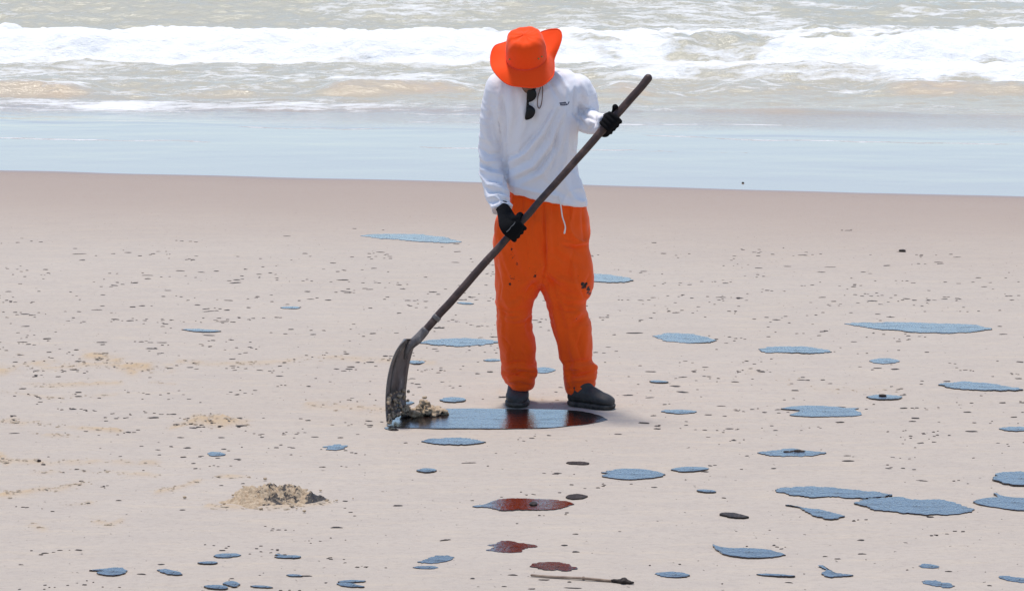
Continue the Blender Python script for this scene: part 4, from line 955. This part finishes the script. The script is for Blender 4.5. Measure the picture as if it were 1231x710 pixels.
tag(lump('tar_lump', 893, 221, .011, .014, .009, M['tar'], 23), 'lone black tar lump on the wet film at the sea\'s edge', 'tar lump', 'black tar lumps')
tag(lump('tar_lump', 1085, 302, .022, .022, .008, M['tar'], 29), 'twin-humped tar lump on the damp sand near the shore', 'tar lump', 'black tar lumps')
tag(lump('tar_lump', 47, 555, .008, .009, .006, M['tar'], 31), 'round tar lump on raked sand beyond the heap', 'tar lump', 'black tar lumps')

# ------------------------------------------------------------------ flecks of tar
def fleck_mesh(seed, n=9):
    r = np.random.default_rng(seed); a = np.sort(r.uniform(0, 2 * np.pi, n)); a = np.linspace(0, 2 * np.pi, n, endpoint=False) + r.normal(0, .18, n)
    rr = r.uniform(.55, 1.15, n); o_ = np.stack([np.cos(a) * rr, np.sin(a) * rr, np.full(n, -.25)], 1)
    i_ = np.stack([np.cos(a) * rr * .72, np.sin(a) * rr * .72, r.uniform(.65, 1.0, n)], 1)
    v_ = np.vstack([o_, i_, [[0, 0, 1.05]]]); f = [(j, (j + 1) % n, n + (j + 1) % n, n + j) for j in range(n)] + [(n + j, n + (j + 1) % n, 2 * n) for j in range(n)]
    return v_, f
FM = []
for k_ in range(12):
    v_, f = fleck_mesh(300 + k_); me = mesh_of('tar_fleck', v_, f, True); me.materials.append(M['tar']); FM.append(me)
def dens(u, v_):
    a = sstep(262, 320, v_) * (1 - .75 * sstep(520, 590, v_))
    if v_ < 300: a *= .5
    if v_ > 540: a *= .75
    if u < 560: a *= 1.25 if 300 < v_ < 450 else .8
    if 700 < u < 760: a *= .6
    return a * (.35 + 1.1 * vn(np.float64(u * .012), np.float64(v_ * .04), 8))
spots = []
while len(spots) < 1500:
    u, v_ = rng.uniform(-30, 1261), rng.uniform(240, 708)
    if rng.random() < dens(u, v_):
        if 560 < u < 740 and 482 < v_ < 520: continue
        spots.append((u, v_, 3 + 9 * rng.random() ** 2.6))
        if rng.random() < .45: 
            for _ in range(rng.integers(1, 6)): spots.append((u + rng.normal(0, 16), v_ + rng.normal(0, 2.0), 2.2 + 4 * rng.random()))
spots += [(97, 305.5, 19), (99, 313, 9), (217, 325.5, 14), (242, 327, 11), (283, 340, 14), (177, 331, 12), (171, 367, 8), (254, 373, 18), (273, 372, 8), (182, 418.5, 17), (252, 402.5, 15), (195, 411, 13), (344, 284, 10), (484, 347, 9), (458, 303, 10), (416, 350, 16), (412, 336, 14), (185, 502, 13), (212, 510, 9), (1085, 302.5, 12), (1150, 309, 9), (1129, 317, 7), (946, 319, 10), (999, 320, 14), (988, 326, 11), (1115, 388, 12), (1055, 377, 8), (1168, 518, 13), (1100, 502, 11), (763, 400, 17), (755, 474, 13), (780, 477, 12), (820, 470, 18), (812, 463, 15), (783, 446, 13), (867, 487, 13), (852, 498, 9), (773, 508, 15), (876, 514, 11), (790, 515, 10), (744, 521, 11), (640, 526, 8), (563, 555, 16), (405, 633, 17), (535, 649, 13), (478, 607, 13), (193, 677, 9), (171, 689, 11), (368, 691, 14), (386, 540, 3), (1018, 553, 16), (1035, 648, 10), (1036, 664, 12), (1107, 576, 13), (1118, 620, 10), (1140, 687, 8), (1007, 670, 7), (850, 590, 18), (870, 597, 6), (692, 642, 8), (692, 663, 10), (606, 705, 8), (655, 697, 14), (640, 708, 9), (690, 707, 22), (568, 695, 7), (312, 546, 0)]
spots = [s_ for s_ in spots if s_[2] > 0]
spots.sort(key=lambda s_: -s_[2] * (13.9 / 1) / G(s_[0], s_[1])[1] ** 0)
lab_fleck = 'small dark fleck of tar lying on the pale sand'
tiny_v, tiny_f = [], []
for i, (u, v_, s_) in enumerate(spots):
    x, y = G(u, v_); x, y = float(x), float(y)
    if y > shore(np.float64(x)) - .2: continue
    px = y / F * s_ / 2 * 1.25; dp = min(px * rng.uniform(.4, .9), .015) if s_ < 10 else rng.uniform(.008, .018)
    hz = rng.uniform(.0014, .0028); z_ = min(ground_z(x, y), .004)
    rz = rng.normal(0, .25)
    if i < 295:
        o = link('tar_fleck', FM[rng.integers(0, 12)], None, None, (x, y, z_)); o.scale = (px, dp, hz); o.rotation_euler = (0, 0, rz)
        tag(o, lab_fleck, 'tar fleck', 'flecks of tar strewn over the beach')
    else:
        v2, f2 = fleck_mesh(5000 + i, 6); c_, s2 = math.cos(rz), math.sin(rz); v2 = v2 * np.array([px, dp, hz]); v2 = np.stack([v2[:, 0] * c_ - v2[:, 1] * s2 + x, v2[:, 0] * s2 + v2[:, 1] * c_ + y, v2[:, 2] + z_], 1)
        k0 = len(tiny_v); tiny_v += [tuple(p) for p in v2]; tiny_f += [tuple(j + k0 for j in ff) for ff in f2]
tag(link('tar_specks', mesh_of('tar_specks', np.array(tiny_v), tiny_f, True), M['tar']), 'fine sprinkling of tiny tar specks over the sand', 'tar specks', kind='stuff')

# crumbs of loose sand along the raked lines
cv, cf_ = [], []
for pl, r_, a in tracks:
    ln = sum(math.hypot(p1[0] - p0[0], p1[1] - p0[1]) for p0, p1 in zip(pl[:-1], pl[1:]))
    for _ in range(int(ln * a * .45)):
        k_ = rng.integers(0, len(pl) - 1); t_ = rng.random(); u = pl[k_][0] + (pl[k_ + 1][0] - pl[k_][0]) * t_ + rng.normal(0, 5); v_ = pl[k_][1] + (pl[k_ + 1][1] - pl[k_][1]) * t_ + rng.normal(0, r_ * .55)
        x, y = G(u, v_); s_ = .0018 + .005 * rng.random() ** 3
        v2, f2 = fleck_mesh(rng.integers(0, 99999), 6); v2 = v2 * np.array([s_ * rng.uniform(1.2, 3.6), s_ * 1.6, s_ * .55]) + np.array([x, y, ground_z(float(x), float(y))])
        k0 = len(cv); cv += [tuple(p) for p in v2]; cf_ += [tuple(j + k0 for j in ff) for ff in f2]
tag(link('sand_crumbs', mesh_of('sand_crumbs', np.array(cv), cf_, True), M['loose']), 'crumbs of loose brownish sand along raked lines', 'sand crumbs', kind='stuff')

# ------------------------------------------------------------------ heap of raked oily sand, and the lump being scraped
def heap(name, blobs, step, oilfun, label, amp, seed):
    g = [(float(G(u, v_)[0]), float(G(u, v_)[1]), rx, ry, rz) for (u, v_, rx, ry, rz) in blobs]
    x0, x1 = min(a[0] - a[2] * 1.7 for a in g), max(a[0] + a[2] * 1.7 for a in g); y0, y1 = min(a[1] - a[3] * 1.7 for a in g), max(a[1] + a[3] * 1.7 for a in g)
    ax, ay = np.arange(x0, x1, step), np.arange(y0, y1, step); X_, Y_ = np.meshgrid(ax, ay)
    wx = X_ + .03 * (fbm(X_ * 26, Y_ * 22, seed + 60, 3) - .5); wy = Y_ + .04 * (fbm(X_ * 24 + 9, Y_ * 20, seed + 61, 3) - .5)
    h_ = np.full(X_.shape, -.02)
    for (a, b_, rx, ry, rz) in g: h_ = np.maximum(h_, rz * .98 * np.exp(-((wx - a) / rx) ** 2 - ((wy - b_) / ry) ** 2) - .012)
    up_ = np.clip(h_ / amp, 0, 1)
    bil = np.abs(fbm(X_ * 42, Y_ * 34, seed, 3) - .5) * 2; cr_ = fbm(X_ * 110, Y_ * 90, seed + 3, 3) - .5
    h_ = h_ + up_ * (amp * 1.1 * (bil - .22) + amp * .9 * cr_) 
    v_ = np.stack([X_.ravel(), Y_.ravel(), np.maximum(h_.ravel(), -.006)], 1)
    fq = grid_faces(len(ax), len(ay)); keep = (h_.ravel()[fq] > -.005).any(1); fq = fq[keep]
    used, inv = np.unique(fq, return_inverse=True); v_ = v_[used]; fq = inv.reshape(fq.shape)
    c_ = np.array([v_[:, 0].mean(), v_[:, 1].mean(), 0]); u_, w_ = proj(v_)
    o = link(name, mesh_of(name, v_ - c_, fq, False, {'oil': oilfun(v_, u_, w_)}), M['oily'], None, tuple(c_))
    return tag(o, label, 'sand heap')
hb2 = [(288, 601, .05, .07, .026), (305, 600, .06, .10, .050), (322, 598, .06, .11, .066), (338, 598, .055, .11, .060), (354, 598, .055, .10, .052), (370, 599, .05, .07, .036), (386, 600, .034, .045, .022), (300, 592, .05, .08, .040), (272, 602, .035, .05, .014), (348, 591, .05, .07, .044)]
def oil1(v, u_, w_): return np.clip(.25 + .26 * np.exp(-((u_ - 335) / 30) ** 2) - .14 * sstep(320, 290, u_) + .75 * sstep(364, 384, u_) + .45 * (fbm(v[:, 0] * 30, v[:, 1] * 14, 5, 3) - .5), 0, 1)
heap('sand_heap', hb2, .0045, oil1, 'raked heap of sand mixed with oil, blue-black at one end', .018, 2)
bag = Bag(); lr = np.random.default_rng(77)
for k_ in range(230):
    f = lr.random(); u = 484 + 50 * f; hh = .012 + .058 * math.sin(math.pi * min(1, max(0, (f + .12) / 1.18))) ** 1.3 * (.75 + .35 * math.sin(f * 13 + 1))
    x, y = G(u, 500.5 - 3.0 * f + lr.normal(0, 1.0)); z_ = hh * lr.random(); r = lr.uniform(.005, .016) * (1.15 - .3 * z_ / .06)
    th = lr.uniform(0, 3.14); rt = np.array([[math.cos(th), -math.sin(th), 0], [math.sin(th), math.cos(th), 0], [0, 0, 1]])
    bag.add(*ellipsoid((float(x), float(y), max(z_, r * .4)), (r * lr.uniform(.8, 1.7), r * lr.uniform(.8, 1.4), r * lr.uniform(.45, .9)), 8, 6, rt))
v, q = fuse(bag, .0034, 1); v = v + normals(v, q) * (.007 * (fbm3(v, 75, 7, 3) - .5))[:, None]; v[:, 2] = np.maximum(v[:, 2], .001)
c_ = np.array([v[:, 0].mean(), v[:, 1].mean(), 0]); u_, w_ = proj(v)
tag(link('sand_lump', mesh_of('sand_lump', v - c_, quads_to_faces(q), True, {'oil': np.clip(.52 - v[:, 2] * 13 + .3 * sstep(498, 486, u_), .12, 1)}), M['oily'], None, tuple(c_)), 'crumbly lump of scraped oily sand beside the blade', 'sand heap')
bcr = []
for k_ in range(60):                              # loose clods fallen round the heap
    u, v_ = rng.normal(325, 40), rng.normal(598, 6); s_ = rng.uniform(.002, .006)
    bcr.append((u, v_, s_))
cv, cf_ = [], []
for u, v_, s_ in bcr:
    x, y = G(u, v_); v2, f2 = ellipsoid((0, 0, 0), (s_ * 1.3, s_ * 1.2, s_ * .8), 8, 6); v2 = np.asarray(v2) * (1 + .5 * (fbm3(np.asarray(v2) + u, 120, 3, 2) - .5))[:, None] + np.array([x, y, .003 + s_ * .3])
    k0 = len(cv); cv += [tuple(p) for p in v2]; cf_ += [tuple(j + k0 for j in ff) for ff in f2]
tag(link('sand_clods', mesh_of('sand_clods', np.array(cv), cf_, True, {'oil': np.full(len(cv), .2)}), M['oily']), 'loose clods crumbled off the raked sand heap', 'sand clods', kind='stuff')

# ------------------------------------------------------------------ dry stick in the foreground
sp = [G(639, 691, .006), G(665, 693.0, .006), G(700, 695.5, .006), G(730, 697.5, .006), G(750, 699, .006), G(761, 700, .006)]
s0 = empty('stick', (float(sp[0][0]), float(sp[0][1]), 0)); tag(s0, 'thin dry stick with a dark knotted end, lying on the sand', 'stick')
pts = [np.array([a, b_, .0065]) for a, b_ in sp]; pts[2][2] = .009
part('shaft', *tube(pts[:5], [.0042, .0046, .0048, .0052, .0055], 10, 40), M['stick'], s0)
kb = Bag(); kb.add(*tube(pts[3:], [.005, .011, .0045], 10, 14)); kb.add(*ellipsoid(pts[4] + np.array([0, 0, .004]), (.014, .018, .010), 12, 8))
v, q = fuse(kb, .003, 1); v = v + normals(v, q) * (.010 * (fbm3(v, 90, 4, 2) - .5))[:, None]; v[:, 2] = np.maximum(v[:, 2], .0005)
part('knot', v, quads_to_faces(q), M['tar'], s0)
part('node', *ellipsoid(pts[2] + np.array([.004, 0, 0]), (.007, .007, .007), 10, 7), M['stick'], s0)
